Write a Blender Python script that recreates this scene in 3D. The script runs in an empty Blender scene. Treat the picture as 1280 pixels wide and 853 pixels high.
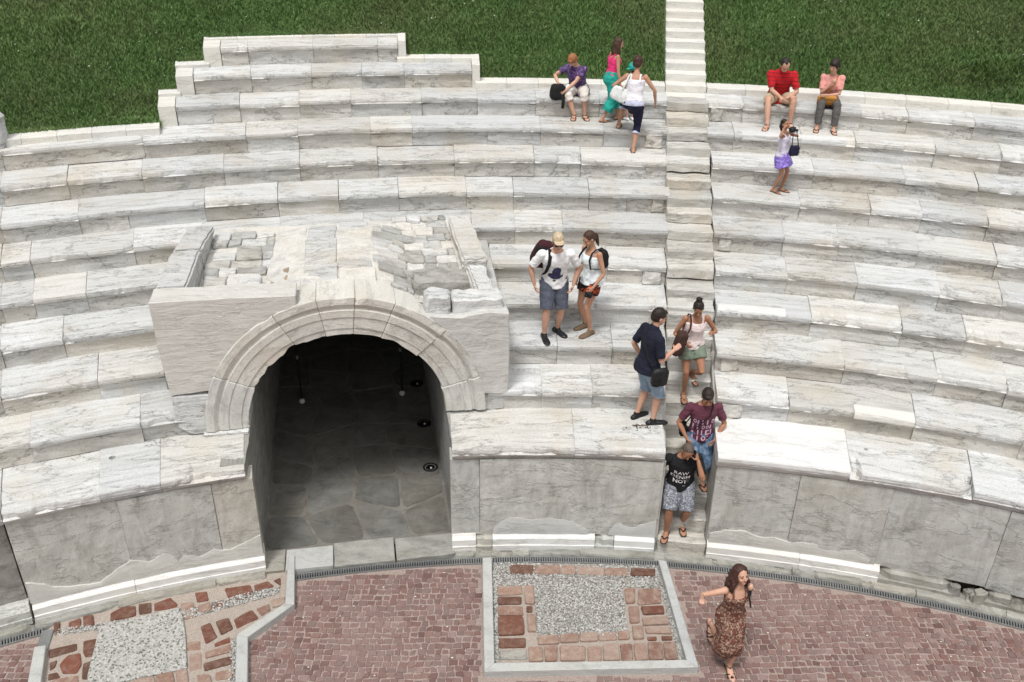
import bpy, bmesh, math, random
import numpy as np
from mathutils import Vector, Matrix, noise
from mathutils.bvhtree import BVHTree
random.seed(7); RNG = np.random.default_rng(11)
SC = bpy.context.scene; COL = SC.collection
R = math.radians; PI = math.pi

# ------------------------------------------------------------------ camera, sky, sun, exposure
cd = bpy.data.cameras.new('camera'); cam = bpy.data.objects.new('camera', cd); COL.objects.link(cam)
cd.sensor_width = 36; cd.sensor_fit = 'HORIZONTAL'; cd.lens = 36 * 1142.4 / 1280
cd.clip_start = .1; cd.clip_end = 2000
cam.matrix_world = Matrix.Translation((-.858, 6.506, 9.118)) @ Matrix.Rotation(PI/2 - .506, 4, 'X') @ Matrix.Rotation(.017, 4, 'Z')
SC.camera = cam
SUN_EL, SUN_AZ = R(66), R(-28)       # soft light from high, behind and left of the camera
W = bpy.data.worlds.new('World'); SC.world = W; W.use_nodes = True
wn = W.node_tree; bg = wn.nodes['Background']
sky = wn.nodes.new('ShaderNodeTexSky'); sky.sky_type = 'NISHITA'; sky.sun_disc = False
sky.sun_elevation = SUN_EL; sky.sun_rotation = PI + SUN_AZ; sky.dust_density = 4; sky.air_density = 1.0
hs = wn.nodes.new('ShaderNodeHueSaturation'); hs.inputs['Saturation'].default_value = .17
wn.links.new(sky.outputs[0], hs.inputs['Color']); wn.links.new(hs.outputs[0], bg.inputs[0]); bg.inputs[1].default_value = .098
sl = bpy.data.lights.new('sun', 'SUN'); sl.energy = 2.1; sl.angle = R(13); sl.color = (1, .98, .95)
so = bpy.data.objects.new('sun', sl); COL.objects.link(so)
sd = Vector((math.sin(SUN_AZ) * math.cos(SUN_EL), -math.cos(SUN_AZ) * math.cos(SUN_EL), math.sin(SUN_EL)))
so.rotation_euler = sd.to_track_quat('Z', 'Y').to_euler(); so.location = sd * 40
SC.view_settings.view_transform = 'Standard'; SC.view_settings.look = 'None'
SC.view_settings.exposure = .37; SC.view_settings.gamma = 1

# ------------------------------------------------------------------ materials
def lin(r, g, b):
    f = lambda c: (c/255/12.92) if c/255 <= .04045 else ((c/255 + .055)/1.055)**2.4
    return (f(r), f(g), f(b), 1)
class NT:
    def __init__(s, name):
        s.m = bpy.data.materials.new(name); s.m.use_nodes = True; s.t = s.m.node_tree
        s.b = s.t.nodes['Principled BSDF']; s.b.inputs['Roughness'].default_value = .85
        s.b.inputs['Specular IOR Level'].default_value = .3
    def n(s, typ, **k):
        o = s.t.nodes.new('ShaderNode' + typ)
        for a, v in k.items():
            if a.startswith('i_'):
                key = a[2:]; key = int(key) if key.isdigit() else key.replace('_', ' ')
                if isinstance(v, bpy.types.NodeSocket): s.t.links.new(v, o.inputs[key])
                else: o.inputs[key].default_value = v
            else: setattr(o, a, v)
        return o
    def link(s, a, b): s.t.links.new(a, b)
    def coord(s, kind='Object', scale=(1, 1, 1), rot=(0, 0, 0)):
        tc = s.n('TexCoord'); mp = s.n('Mapping'); s.link(tc.outputs[kind], mp.inputs[0])
        mp.inputs['Scale'].default_value = scale; mp.inputs['Rotation'].default_value = rot
        return mp.outputs[0]
    def noise(s, vec, scale, detail=5, rough=.6, dist=0):
        return s.n('TexNoise', i_Vector=vec, i_Scale=scale, i_Detail=detail, i_Roughness=rough, i_Distortion=dist).outputs['Fac']
    def ramp(s, fac, stops, interp='LINEAR'):
        r = s.n('ValToRGB', i_0=fac); e = r.color_ramp.elements; r.color_ramp.interpolation = interp
        while len(e) < len(stops): e.new(.5)
        for q, (p, c) in zip(e, stops):
            q.position = p; q.color = c if len(c) == 4 else (*c, 1)
        return r.outputs['Color']
    def mix(s, fac, a, b, mode='MIX'):
        m = s.n('Mix', data_type='RGBA', blend_type=mode)
        for i, v in ((0, fac), (6, a), (7, b)):
            if isinstance(v, bpy.types.NodeSocket): s.link(v, m.inputs[i])
            else: m.inputs[i].default_value = v if i == 0 or len(v) == 4 else (*v, 1)
        return m.outputs[2]
    def bump(s, h, strength=.4, dist=.02, prev=None):
        b = s.n('Bump', i_Height=h, i_Strength=strength, i_Distance=dist)
        if prev is not None: s.link(prev, b.inputs['Normal'])
        s.link(b.outputs[0], s.b.inputs['Normal']); return b.outputs[0]
    def rnd(s): return s.n('ObjectInfo').outputs['Random']
    def color(s, c): s.link(c, s.b.inputs['Base Color']); return s.m
G1 = lambda v: (v, v, v, 1)

def marble(name, hi, mid, lo, streak=(.6, 6), warm=(.50, .43, .33), var=.16, vein=.5, dirt=.5, bump=.5):
    t = NT(name); uv = t.coord('UV', (streak[0], streak[1], 1)); uv1 = t.coord('UV'); ob = t.coord('Object')
    n1 = t.noise(uv, 1.6, 9, .68, .6)
    c = t.ramp(n1, [(.30, lo), (.46, mid), (.62, hi), (1, hi)])
    n2 = t.noise(ob, 1.1, 4, .6)
    c = t.mix(t.ramp(n2, [(.48, G1(0)), (.75, G1(.55))]), c, warm, 'MIX')
    n3 = t.noise(ob, 45, 3, .7)                                      # fine pitting
    c = t.mix(t.ramp(n3, [(.30, G1(dirt)), (.45, G1(0))]), c, (.16, .15, .13, 1))
    n4 = t.noise(t.coord('UV', (.55, 1.5, 1)), 1.0, 9, .66, .35)                              # veins and hairline cracks
    v = t.n('Math', operation='ABSOLUTE', i_0=t.n('Math', operation='SUBTRACT', i_0=n4, i_1=.5).outputs[0]).outputs[0]
    c = t.mix(t.ramp(v, [(0, G1(vein)), (.008, G1(0))]), c, (.12, .115, .10, 1))
    n5 = t.noise(t.coord('UV', (.9, 2.6, 1)), 2.3, 10, .75)          # lichen and soot blotches
    c = t.mix(t.ramp(n5, [(.58, G1(0)), (.72, G1(.55))]), c, (.20, .195, .17, 1))
    b = t.n('Math', operation='MULTIPLY_ADD', i_0=t.rnd(), i_1=var, i_2=1 - var * .55).outputs[0]
    rn = t.n('Math', operation='FRACT', i_0=t.n('Math', operation='MULTIPLY', i_0=t.rnd(), i_1=17.3).outputs[0]).outputs[0]
    c = t.mix(1.0, c, t.ramp(rn, [(0, (1, .98, .945)), (.3, (.995, .992, .98)), (.6, (.985, .993, 1)), (1, (.96, .98, 1))]), 'MULTIPLY')   # each block has its own tint
    hsv = t.n('HueSaturation', i_Value=b, i_Color=c)
    nb = t.bump(n1, bump, .03); nb = t.bump(t.noise(ob, 22, 6, .7), bump * .7, .012, nb); t.bump(t.ramp(v, [(0, G1(0)), (.02, G1(1))]), .5, .008, nb)
    t.b.inputs['Roughness'].default_value = .72
    return t.color(hsv.outputs[0])
M = {}
M['marble'] = marble('weathered_marble', (.645, .645, .635), (.585, .582, .565), (.455, .45, .43), vein=.7, bump=1.0, var=.22)
M['marble_riser'] = marble('stained_riser_marble', (.635, .615, .58), (.56, .54, .505), (.41, .395, .365), streak=(.9, 3), vein=.8, bump=1.0, var=.26, warm=(.47, .42, .34))
M['marble_new'] = marble('fresh_marble', (.71, .70, .68), (.67, .66, .635), (.56, .55, .525), vein=.15, dirt=.12, var=.06, warm=(.72, .69, .63), bump=.2)
M['marble_dado'] = marble('stained_marble', (.56, .555, .525), (.48, .475, .445), (.33, .325, .295), streak=(2.6, .9), warm=(.42, .40, .33), vein=.45, dirt=.5, var=.14)
M['marble_old_shaded'] = marble('dirty_and_shaded_marble', (.37, .36, .33), (.29, .28, .25), (.17, .165, .145), streak=(1.5, 2), warm=(.26, .23, .18), var=.2)  # for old broken stone, and for far-left slabs with shade put into the colour
M['marble_step'] = marble('worn_step_marble', (.60, .585, .545), (.49, .475, .44), (.29, .28, .255), vein=.6, var=.2)
M['kerb_white'] = marble('cut_white_limestone', (.72, .70, .645), (.67, .65, .60), (.54, .52, .47), vein=.1, dirt=.35, var=.07, warm=(.70, .66, .58), bump=.15)
M['cement'] = marble('lime_mortar', (.70, .68, .64), (.63, .61, .57), (.48, .46, .42), streak=(2, 2), vein=.25, dirt=.55, var=.1, warm=(.6, .54, .45))
M['arch_stone'] = marble('carved_arch_marble', (.66, .65, .61), (.59, .58, .545), (.44, .43, .40), streak=(1.5, 1.5), vein=.3, dirt=.45, var=.14)
M['spandrel'] = marble('combed_pale_plaster', (.60, .59, .565), (.565, .555, .53), (.48, .47, .445), streak=(2, 9), vein=.12, dirt=.25, var=.05, warm=(.55, .53, .48), bump=.6)
M['patch'] = marble('smooth_repair_mortar', (.60, .595, .57), (.565, .56, .535), (.50, .495, .47), streak=(2, 2), vein=.06, dirt=.2, var=.04, warm=(.55, .54, .5), bump=.25)
M['rubble'] = marble('grey_rubble', (.50, .49, .46), (.41, .40, .375), (.26, .25, .23), streak=(2, 3), vein=.6, var=.3, warm=(.34, .30, .24), bump=.8)
M['rubble_brown'] = marble('brown_rubble', (.40, .31, .22), (.32, .25, .18), (.2, .16, .12), streak=(2, 3), var=.3, warm=(.3, .22, .15))
M['passage'] = marble('grey_render', (.40, .40, .38), (.33, .33, .31), (.21, .21, .195), streak=(1.2, 4), warm=(.2, .19, .16), var=.12)
M['flag'] = marble('dusty_flagstone', (.185, .18, .163), (.145, .141, .127), (.09, .087, .078), streak=(2, 2), warm=(.12, .108, .085), var=.28, vein=.4)
M['flag_joint'] = marble('pale_joint', (.21, .205, .187), (.17, .166, .15), (.15, .098, .088), streak=(2, 2), warm=(.13, .12, .1))
M['concrete'] = marble('grey_concrete', (.47, .475, .46), (.44, .445, .43), (.36, .36, .345), streak=(2, 2), vein=.03, dirt=.35, var=.06, warm=(.44, .43, .39), bump=.2)
M['concrete_dark'] = marble('dirty_concrete', (.37, .36, .325), (.30, .29, .26), (.18, .175, .15), streak=(1.5, 3), vein=.3, dirt=.6, var=.2, warm=(.27, .25, .19))

def simple(name, col, rough=.8, nz=.25, sc=40, metal=0, bump=.15):
    t = NT(name); ob = t.coord('Object'); n = t.noise(ob, sc, 5, .65)
    lo = tuple(c * (1 - nz) for c in col[:3]); hi = tuple(min(1, c * (1 + nz)) for c in col[:3])
    t.b.inputs['Roughness'].default_value = rough; t.b.inputs['Metallic'].default_value = metal
    if bump: t.bump(n, bump, .004)
    return t.color(t.ramp(n, [(.3, lo), (.7, hi)]))
def speckled(name, cols, sc, base):
    t = NT(name); ob = t.coord('Object'); v = t.n('TexVoronoi', i_Vector=ob, i_Scale=sc)
    s = t.n('SeparateColor', i_0=v.outputs['Color']).outputs[0]
    c = t.ramp(s, [(i / len(cols), q) for i, q in enumerate(cols)], 'CONSTANT')
    c = t.mix(t.ramp(v.outputs['Distance'], [(.45, G1(0)), (.75, G1(1))]), c, base)
    n = t.noise(ob, 3.5, 6, .7); c = t.mix(t.ramp(n, [(.6, G1(0)), (.75, G1(.6))]), c, (.12, .12, .10))
    t.bump(v.outputs['Distance'], .6, .01); return t.color(c)
M['aggregate'] = speckled('exposed_aggregate', [(.42, .42, .40), (.33, .33, .31), (.48, .48, .46), (.23, .23, .215), (.40, .385, .35), (.11, .105, .09), (.46, .45, .43)], 42, (.36, .35, .325))
M['pit_mortar'] = speckled('pit_mortar', [(.38, .325, .28), (.34, .29, .25), (.41, .36, .315), (.32, .275, .235)], 60, (.36, .305, .26))
def brickmat(name, cols, dust):
    t = NT(name); ob = t.coord('Object'); c = t.ramp(t.rnd(), [(i / max(1, len(cols) - 1), q) for i, q in enumerate(cols)])
    n = t.noise(ob, 9, 8, .7); c = t.mix(t.ramp(n, [(.45, G1(0)), (.7, G1(dust))]), c, (.42, .34, .28))
    n2 = t.noise(ob, 40, 5, .7); c = t.mix(t.ramp(n2, [(.3, G1(.5)), (.5, G1(0))]), c, (.08, .05, .04))
    t.bump(n2, .5, .012); return t.color(c)
M['brick_dark'] = brickmat('dark_red_brick', [(.15, .055, .036), (.10, .052, .036), (.18, .064, .04), (.12, .068, .046)], .3)
M['brick_pale'] = brickmat('pale_worn_brick', [(.29, .175, .13), (.33, .245, .20), (.25, .15, .112), (.31, .21, .165), (.20, .11, .082)], .8)
def cobmat():
    t = NT('porphyry_cobble'); ob = t.coord('Object'); a = t.n('Attribute', attribute_name='tone').outputs['Fac']
    c = t.ramp(a, [(0, (.13, .075, .066)), (.25, (.20, .112, .098)), (.45, (.175, .118, .108)), (.65, (.235, .145, .125)), (.85, (.19, .135, .122)), (1, (.28, .195, .175))])
    n = t.noise(ob, .55, 4, .6); c = t.mix(t.ramp(n, [(.42, G1(0)), (.66, G1(.65))]), c, (.25, .178, .158))
    n2 = t.noise(ob, 60, 4, .7); c = t.mix(t.ramp(n2, [(.3, G1(.45)), (.5, G1(0))]), c, (.07, .045, .04))
    t.bump(n2, .4, .006); return t.color(c)
M['cobble'] = cobmat()
M['joint_sand'] = simple('joint_sand', (.31, .245, .215), nz=.4, sc=60)
M['earth'] = simple('dark_earth', (.10, .075, .05), nz=.5, sc=20)
M['steel'] = simple('galvanised_steel', (.33, .34, .34), .45, .2, 30, .7)
M['iron'] = simple('black_iron', (.025, .025, .025), .4, .2, 30, .3)
M['pit'] = simple('drain_black', (.02, .02, .02))
M['glassball'] = simple('frosted_glass_ball', (.75, .76, .74), .12, .05)
def grassmat():
    t = NT('grass_blades'); ob = t.coord('Object'); a = t.n('Attribute', attribute_name='tone').outputs['Fac']
    c = t.ramp(a, [(0, (.075, .145, .040)), (.4, (.100, .192, .052)), (.75, (.145, .245, .070)), (1, (.24, .32, .13))])
    n = t.noise(ob, .8, 5, .65); c = t.mix(t.ramp(n, [(.40, G1(0)), (.66, G1(.55))]), c, (.105, .150, .052))
    n = t.noise(ob, .33, 6, .7); c = t.mix(t.ramp(n, [(.46, G1(0)), (.64, G1(.6))]), c, (.155, .175, .075))
    t.b.inputs['Roughness'].default_value = .6
    return t.color(c)
M['grass'] = grassmat(); M['soil'] = simple('grassy_soil', (.075, .135, .038), nz=.5, sc=9)

# ------------------------------------------------------------------ object helpers
def link(name, me, mat, parent=None):
    o = bpy.data.objects.new(name, me); COL.objects.link(o)
    if mat is not None and me is not None and not me.materials: me.materials.append(M[mat] if isinstance(mat, str) else mat)
    if parent is not None: o.parent = parent
    return o
def tag(o, label=None, cat=None, group=None, kind=None):
    for k, v in (('label', label), ('category', cat), ('group', group), ('kind', kind)):
        if v: o[k] = v
    return o
def thing(name, label, cat, loc=(0, 0, 0), rz=0, group=None, kind=None):
    o = bpy.data.objects.new(name, None); COL.objects.link(o); o.location = loc; o.rotation_euler = (0, 0, rz)
    o.empty_display_size = .2
    return tag(o, label, cat, group, kind)
def mesh(name, v, f, uv=None, smooth=False):
    me = bpy.data.meshes.new(name); me.from_pydata([tuple(p) for p in v], [], f); me.update()
    if uv is not None:
        l = me.uv_layers.new(name='UVMap'); vi = np.empty(len(me.loops), dtype=np.int32); me.loops.foreach_get('vertex_index', vi)
        l.data.foreach_set('uv', np.asarray(uv, dtype=np.float32)[vi].ravel())
    if smooth: me.polygons.foreach_set('use_smooth', [True] * len(me.polygons))
    return me
def boxuv(me, s=1.0, off=None):
    off = off or (random.random() * 20, random.random() * 20)
    l = me.uv_layers.new(name='UVMap')
    for p in me.polygons:
        n = p.normal; ax = max(range(3), key=lambda i: abs(n[i]))
        for li in p.loop_indices:
            c = me.vertices[me.loops[li].vertex_index].co
            q = (c.y, c.z) if ax == 0 else ((c.x, c.z) if ax == 1 else (c.x, c.y))
            l.data[li].uv = (q[0] * s + off[0], q[1] * s + off[1])
    return me
def nz(x, y, z, s=1.0): return noise.noise(Vector((x * s, y * s, z * s)))
def fbm(x, y, z): return noise.fractal(Vector((x, y, z)), 1.0, 2.0, 4)

# ------------------------------------------------------------------ the bowl: radii and heights of the seating rows (metres)
R0, HR, Z0, D0, DR, TN = 16.72, .343, 1.693, .946, .72, .09
def RK(k): return R0 + (0 if k == 0 else D0 + (k - 1) * DR)
def ZK(k): return Z0 + k * HR + TN
def pol(a, r, z): return (r * math.sin(a), r * math.cos(a), z)
GA = R(-10.3); GE = Vector((math.sin(GA), math.cos(GA), 0)); GT = Vector((math.cos(GA), -math.sin(GA), 0))
def G(t, r, z): p = GT * t + GE * r; return (p.x, p.y, z)       # the gateway's own frame: across, outward, up

def strip_block(name, prof, a0, a1, rb, zb, mat, parent, chip=.5, rough=1.0, seed=0, gap=.002, step=.048, closed=True, frontidx=(4, 10), bite=None):
    """stone swept along the arc: prof = list of (dr, dz) from back top over the front to the foot"""
    n = max(3, int(abs(a1 - a0) * rb / step)); g = gap / rb
    s = [a0 + g, a0 + g + .008 / rb] + [a0 + (a1 - a0) * i / n for i in range(1, n)] + [a1 - g - .008 / rb, a1 - g]
    P = len(prof); V = []; UV = []; ou, ov = random.random() * 30, random.random() * 30
    L = [0]
    for i in range(1, P): L.append(L[-1] + math.hypot(prof[i][0] - prof[i-1][0], prof[i][1] - prof[i-1][1]))
    f0, f1 = frontidx
    for si, a in enumerate(s):
        end = si in (0, len(s) - 1)
        u = a * rb
        d_end = min(abs(a - a0), abs(a1 - a)) * rb
        e1 = nz(u * 1.3, seed * 3.1, 5.2) + .6 * nz(u * 4.3, seed * 7.7, 1.2) + .4 * nz(u * 12, seed, 3.3)
        c = min(.09 * max(1, chip / 1.25), (max(0, e1 - .26) ** .6) * .085 * chip) + .006 * (1 + nz(u * 25, seed, 9)) * chip
        if bite and bite[0] < (a - a0) / (a1 - a0) < bite[1]: c += .035 + .02 * nz(u * 9, seed, 2) + .012 * nz(u * 30, seed, 4)
        cor = max(0, nz(seed * 5.5, 2 + (a - a0 < a1 - a), 0) - .05) * .22 * chip
        c += cor * max(0, 1 - d_end / .16) ** 1.5
        for i, (dr, dz) in enumerate(prof):
            r, z = dr, dz
            if f0 <= i < f1:
                w = 1 - abs(i - (f0 + f1 - 1) / 2) / ((f1 - f0) / 2 + .6)
                r += c * (.55 + .6 * w); z -= c * .5 * max(0, 1 - (i - f0) / 3)
            k = .006 * rough
            r += k * 1.4 * nz(u * 3.1, z * 9 + seed, 1.5) + k * .7 * nz(u * 11, z * 20, seed + 7) if i > f0 else 0
            z += (k * nz(u * 2.2, dr * 5, seed + 3) + k * .6 * nz(u * 9, dr * 13, seed)) if i <= f0 + 1 else 0
            if end: r += .004 if i >= f0 - 1 else 0; z -= .003 if i <= f0 else 0
            V.append(pol(a, rb + r, zb + z)); UV.append((u + ou, L[i] + ov))
    F = []
    for si in range(len(s) - 1):
        for i in range(P - 1):
            q = si * P + i; F.append((q, q + 1, q + P + 1, q + P))
    F.append(tuple(range(P - 1, -1, -1))); b = (len(s) - 1) * P; F.append(tuple(range(b, b + P)))
    if closed:
        for si in range(len(s) - 1): F.append((si * P + P - 1, si * P, (si + 1) * P, (si + 1) * P + P - 1))
    me = mesh(name, V, F, UV)
    return link(name, me, mat, parent)

def extrude(name, poly, f0, f1, mat, parent, conv, bevel=.012, jit=0.0, sub=0):
    """prism: polygon in two local axes, between depths f0 and f1; conv(p, q, depth) -> world"""
    bm = bmesh.new(); a = [bm.verts.new(conv(x, y, f0)) for x, y in poly]; b = [bm.verts.new(conv(x, y, f1)) for x, y in poly]
    bm.faces.new(a); bm.faces.new(b[::-1])
    for i in range(len(poly)): bm.faces.new((a[i], b[i], b[(i+1) % len(poly)], a[(i+1) % len(poly)]))
    bmesh.ops.recalc_face_normals(bm, faces=bm.faces)
    if bevel: bmesh.ops.bevel(bm, geom=list(bm.edges), offset=bevel, segments=1, affect='EDGES', clamp_overlap=True)
    if sub:
        bmesh.ops.triangulate(bm, faces=[f for f in bm.faces if len(f.verts) > 4])
        for _ in range(sub):
            es = [e for e in bm.edges if e.calc_length() > .09]
            if es: bmesh.ops.subdivide_edges(bm, edges=es, cuts=1, use_grid_fill=True)
    if jit:
        for v in bm.verts:
            c = v.co; v.co = c + Vector((nz(c.x, c.y, c.z, 4), nz(c.y + 9, c.z, c.x, 4), nz(c.z, c.x + 5, c.y, 4))) * jit \
                + Vector((nz(c.x, c.y, c.z, 15), nz(c.y + 9, c.z, c.x, 15), nz(c.z, c.x + 5, c.y, 15))) * jit * .4
    me = bpy.data.meshes.new(name); bm.to_mesh(me); bm.free(); boxuv(me)
    return link(name, me, mat, parent)
XY = lambda x, y, z: (x, y, z)
GTZ = lambda t, z, r: G(t, r, z)
GTR = lambda t, r, z: G(t, r, z)
# ------------------------------------------------------------------ ground, terrain
def sheet(name, v, f, mat, uvs=None): 
    me = mesh(name, v, f); boxuv(me, off=(0, 0)); return tag(link(name, me, mat), kind='structure')
big = 220
sheet('plaza_ground', [(-big, -big, -.07), (big, -big, -.07), (big, 16.5, -.07), (-big, 16.5, -.07)], [(0, 1, 2, 3)], 'joint_sand')
GS = .476                                                             # slope of the lawn
def lawn_start(a):
    """where the lawn begins behind the stones, by direction in degrees: (radius, height)"""
    if a < -17.6: return 23.30, ZK(8) + .06
    if a < -16.75: return 24.42, ZK(9) + .06
    if a < -15.5: return 25.10, ZK(10) + .06
    if a < -7.3: return 25.62, ZK(11) + .03
    if a < -3.8: return 25.12, ZK(10) + .06
    return 24.50, ZK(9) + .06
def lawn_z(a, r):
    r0, z0 = lawn_start(a); base = ZK(9) + .06 + GS * (min(r, 31.0) - 24.5)
    w = min(1, max(0, (r - r0) / .9)); return z0 * (1 - w) + base * w + .03 * nz(r * math.sin(R(a)), r * math.cos(R(a)), 0, .9)
angs = sorted(set([x / 2 for x in range(-150, 151)] + [-17.6, -17.601, -16.75, -16.751, -15.5, -15.501, -7.3, -7.301, -3.8, -3.801]))
offs = [-.12, 0, .12, .3, .5, .8, 1.2, 1.8, 2.5, 3.5, 5, 6.5, 9, 20, 80, 260]
V = []; F = []
for a in angs:
    r0, z0 = lawn_start(a)
    for o in offs:
        r = r0 + max(o, 0); V.append(pol(R(a), r, lawn_z(a, r) if o >= 0 else z0 - .45))
n = len(offs)
for i in range(len(angs) - 1):
    for j in range(n - 1): q = i * n + j; F.append((q, q + n, q + n + 1, q + 1))
me = mesh('grass_slope', V, F, smooth=True); tag(link('grass_slope', me, 'soil'), kind='structure')

def in_upper_stair(x, y):
    c = R(5.6); t = x * math.cos(c) - y * math.sin(c); return abs(t) < .41
def make_grass(n, a0, a1, dr):
    a = RNG.uniform(a0, a1, n); u = RNG.random(n); tone = RNG.random(n) ** 1.2
    P = []; T = []
    for i in range(n):
        r0, _ = lawn_start(a[i]); r = r0 - .035 + dr * u[i] ** 1.1
        x, y = r * math.sin(R(a[i])), r * math.cos(R(a[i]))
        if in_upper_stair(x, y): continue
        P.append((x, y, lawn_z(a[i], r))); T.append(tone[i])
    P = np.array(P); m = len(P); T = np.array(T)
    pn = np.array([nz(p[0], p[1], 0, .55) + .6 * nz(p[0], p[1], 4, 1.9) for p in P])
    tuft = np.array([max(0, nz(p[0] * .8, p[1] * 1.1, 9, 1.0) - .38) for p in P]) * 2.6
    h = (.045 + .045 * RNG.random(m)) * (1 + .5 * np.maximum(pn, 0)) * (1 + 1.6 * tuft); w = .0045 + .006 * RNG.random(m) + .004 * tuft
    th = RNG.uniform(0, 2 * PI, m); le = RNG.uniform(.2, 1.0, m) * h; la = RNG.uniform(0, 2 * PI, m)
    tip = P + np.stack([np.cos(la) * le, np.sin(la) * le, h], 1); d = np.stack([np.cos(th) * w, np.sin(th) * w, 0 * w], 1)
    mid = P + (tip - P) * .55 + np.stack([0 * h, 0 * h, h * .18], 1)
    V = np.empty((m * 5, 3)); V[0::5] = P - d; V[1::5] = P + d; V[2::5] = mid + d * .75; V[3::5] = mid - d * .75; V[4::5] = tip
    me = bpy.data.meshes.new('grass'); nl = m * 7
    me.vertices.add(m * 5); me.loops.add(nl); me.polygons.add(m * 2)
    me.vertices.foreach_set('co', V.astype(np.float32).ravel())
    b = (np.arange(m) * 5)[:, None]; li = (b + np.array([0, 1, 2, 3, 3, 2, 4])).ravel(); me.loops.foreach_set('vertex_index', li.astype(np.int32))
    ls = ((np.arange(m) * 7)[:, None] + np.array([0, 4])).ravel(); me.polygons.foreach_set('loop_start', ls.astype(np.int32))
    at = me.attributes.new('tone', 'FLOAT', 'POINT'); tt = np.clip(T * .8 + .35 * pn + .30 * tuft, 0, 1)
    at.data.foreach_set('value', np.repeat(tt, 5).astype(np.float32)); me.update(calc_edges=True); me.validate()
    return tag(link('grass', me, 'grass'), 'mown green lawn on the slope behind the marble seats', 'grass', kind='stuff')
make_grass(380000, -27, 23, 4.2)
# white clover dots in the lawn, one patch of flowers beside the seated woman in purple
V = []; F = []
for i in range(75):
    a = random.uniform(-24, 20); r = lawn_start(a)[0] + random.uniform(.2, 2.6)
    if i < 16: a = random.uniform(.2, 1.1); r = 24.5 + random.uniform(.15, .55)
    x, y, z = pol(R(a), r, lawn_z(a, r) + .075); s = random.uniform(.008, .016); b = len(V)
    if in_upper_stair(x, y): continue
    V += [(x - s, y, z), (x, y - s, z), (x + s, y, z), (x, y + s, z), (x, y, z + s), (x, y, z - s)]
    F += [(b + p, b + q, b + t) for p, q, t in ((0, 1, 4), (1, 2, 4), (2, 3, 4), (3, 0, 4), (1, 0, 5), (2, 1, 5), (3, 2, 5), (0, 3, 5))]
M['clover'] = simple('clover_white', (.75, .75, .68))
tag(link('clover_flowers', mesh('clover_flowers', V, F), 'clover'), 'tiny white clover flowers dotted over the lawn', 'flowers', kind='stuff')

# ------------------------------------------------------------------ seating rows
JL = {11: [-14.9, -13.78, -11.0, -8.18, -7.3], 10: [-16.1, -13.72, -11.13, -8.94, -7.07, -4.04], 9: [-16.9, -14.27, -11.72, -9.49, -6.35, -3.84, -1.2, 1.68, 4.73], 8: [-29.5, -26.6, -23.77, -18.32, -14.08, -11.86, -8.68, -6.83, -1.03, 1.83, 4.75], 7: [-30, -27.2, -23.88, -21.4, -18.46, -15.11, -11.87, -8.43, -4.99, -1.36, .78, 4.72], 6: [-29, -26.4, -24.01, -21.09, -16.01, -12.89, -10.24, -7.57, -4.5, -2.36, 1.11, 4.77], 5: [-30, -27, -24.14, -23.04, -19.03, -16.22, -12.88, -9.2, -4.31, -2.34, -.14, 4.67], 4: [-31, -28, -24.28, -23.06, -21.03, -17.06, None, -3.53, -.33, 1.87, 4.57], 3: [-30, -27.5, -24.44, -22.08, -17.69, None, -3.6, .61, 4.54], 2: [-31, -28.1, -24.6, -20.85, -18.16, None, -3.42, -.56, 2.0, 4.51], 1: [-31, -28.3, -23.66, -19.3, -16.8, None, -3.86, -1.33, 1.03, 4.44], 0: [-32.6, -29.3, -24.95, -21.11, -18.63, -15.05, None, -5.65, .1, 4.34]}
JR = {9: [6.45, 8.09, 13.15, 15.09, 17.74, 20.6, 24.2, 27], 8: [6.48, 7.66, 10.61, 12.92, 16.21, 18.83, 22.6, 27], 7: [6.69, 11.13, 14.96, 17.92, 20.66, 24, 27.5], 6: [6.71, 10.54, 13.58, 15.7, 18.36, 22.4, 27], 5: [6.73, 9.84, 12.23, 15.55, 18.73, 22.6, 26.2], 4: [6.78, 9.98, 13.02, 16.46, 18.96, 23.5, 27], 3: [6.8, 11.03, 14.93, 17.56, 20.81, 25, 29], 2: [6.78, 12.49, 16.41, 19.26, 23, 27.5], 1: [6.79, 10.07, 15.54, 19.9, 24.4, 28], 0: [6.75, 12.69, 17.92, 22.3, 27]}
NEWB = {(3, 0, 'r'), (7, 1, 'x')}
def slab_prof(k):
    D = DR
    return [(D + .14, -.004)] + [(D * f, .0) for f in (.85, .62, .4, .2)] + [(.05, 0), (.010, -.002), (0, -.012), (-.003, -.05), (.004, -.082), (.016, -.094), (.10, -.10), (D + .14, -.10)]
RIS = [(.26, -.09), (.052, -.092), (.050, -.10), (.048, -.12), (.060, -.14), (.062, -.19), (.060, -.24), (.064, -.29), (.066, -HR - .006), (.26, -HR - .006)]
ORD = ['lowest', 'second', 'third', 'fourth', 'fifth', 'sixth', 'seventh', 'eighth', 'ninth', 'tenth', 'eleventh', 'twelfth']
CORN = [(D0 + .14, -.004)] + [(D0 * f, 0) for f in (.85, .62, .4, .2)] + [(.06, 0), (.012, -.008), (0, -.03), (.0, -.085), (.012, -.092), (.014, -.12), (.035, -.15), (.062, -.185), (.075, -.21), (.16, -.215), (D0 + .14, -.215)]
sd_ = 0
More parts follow.
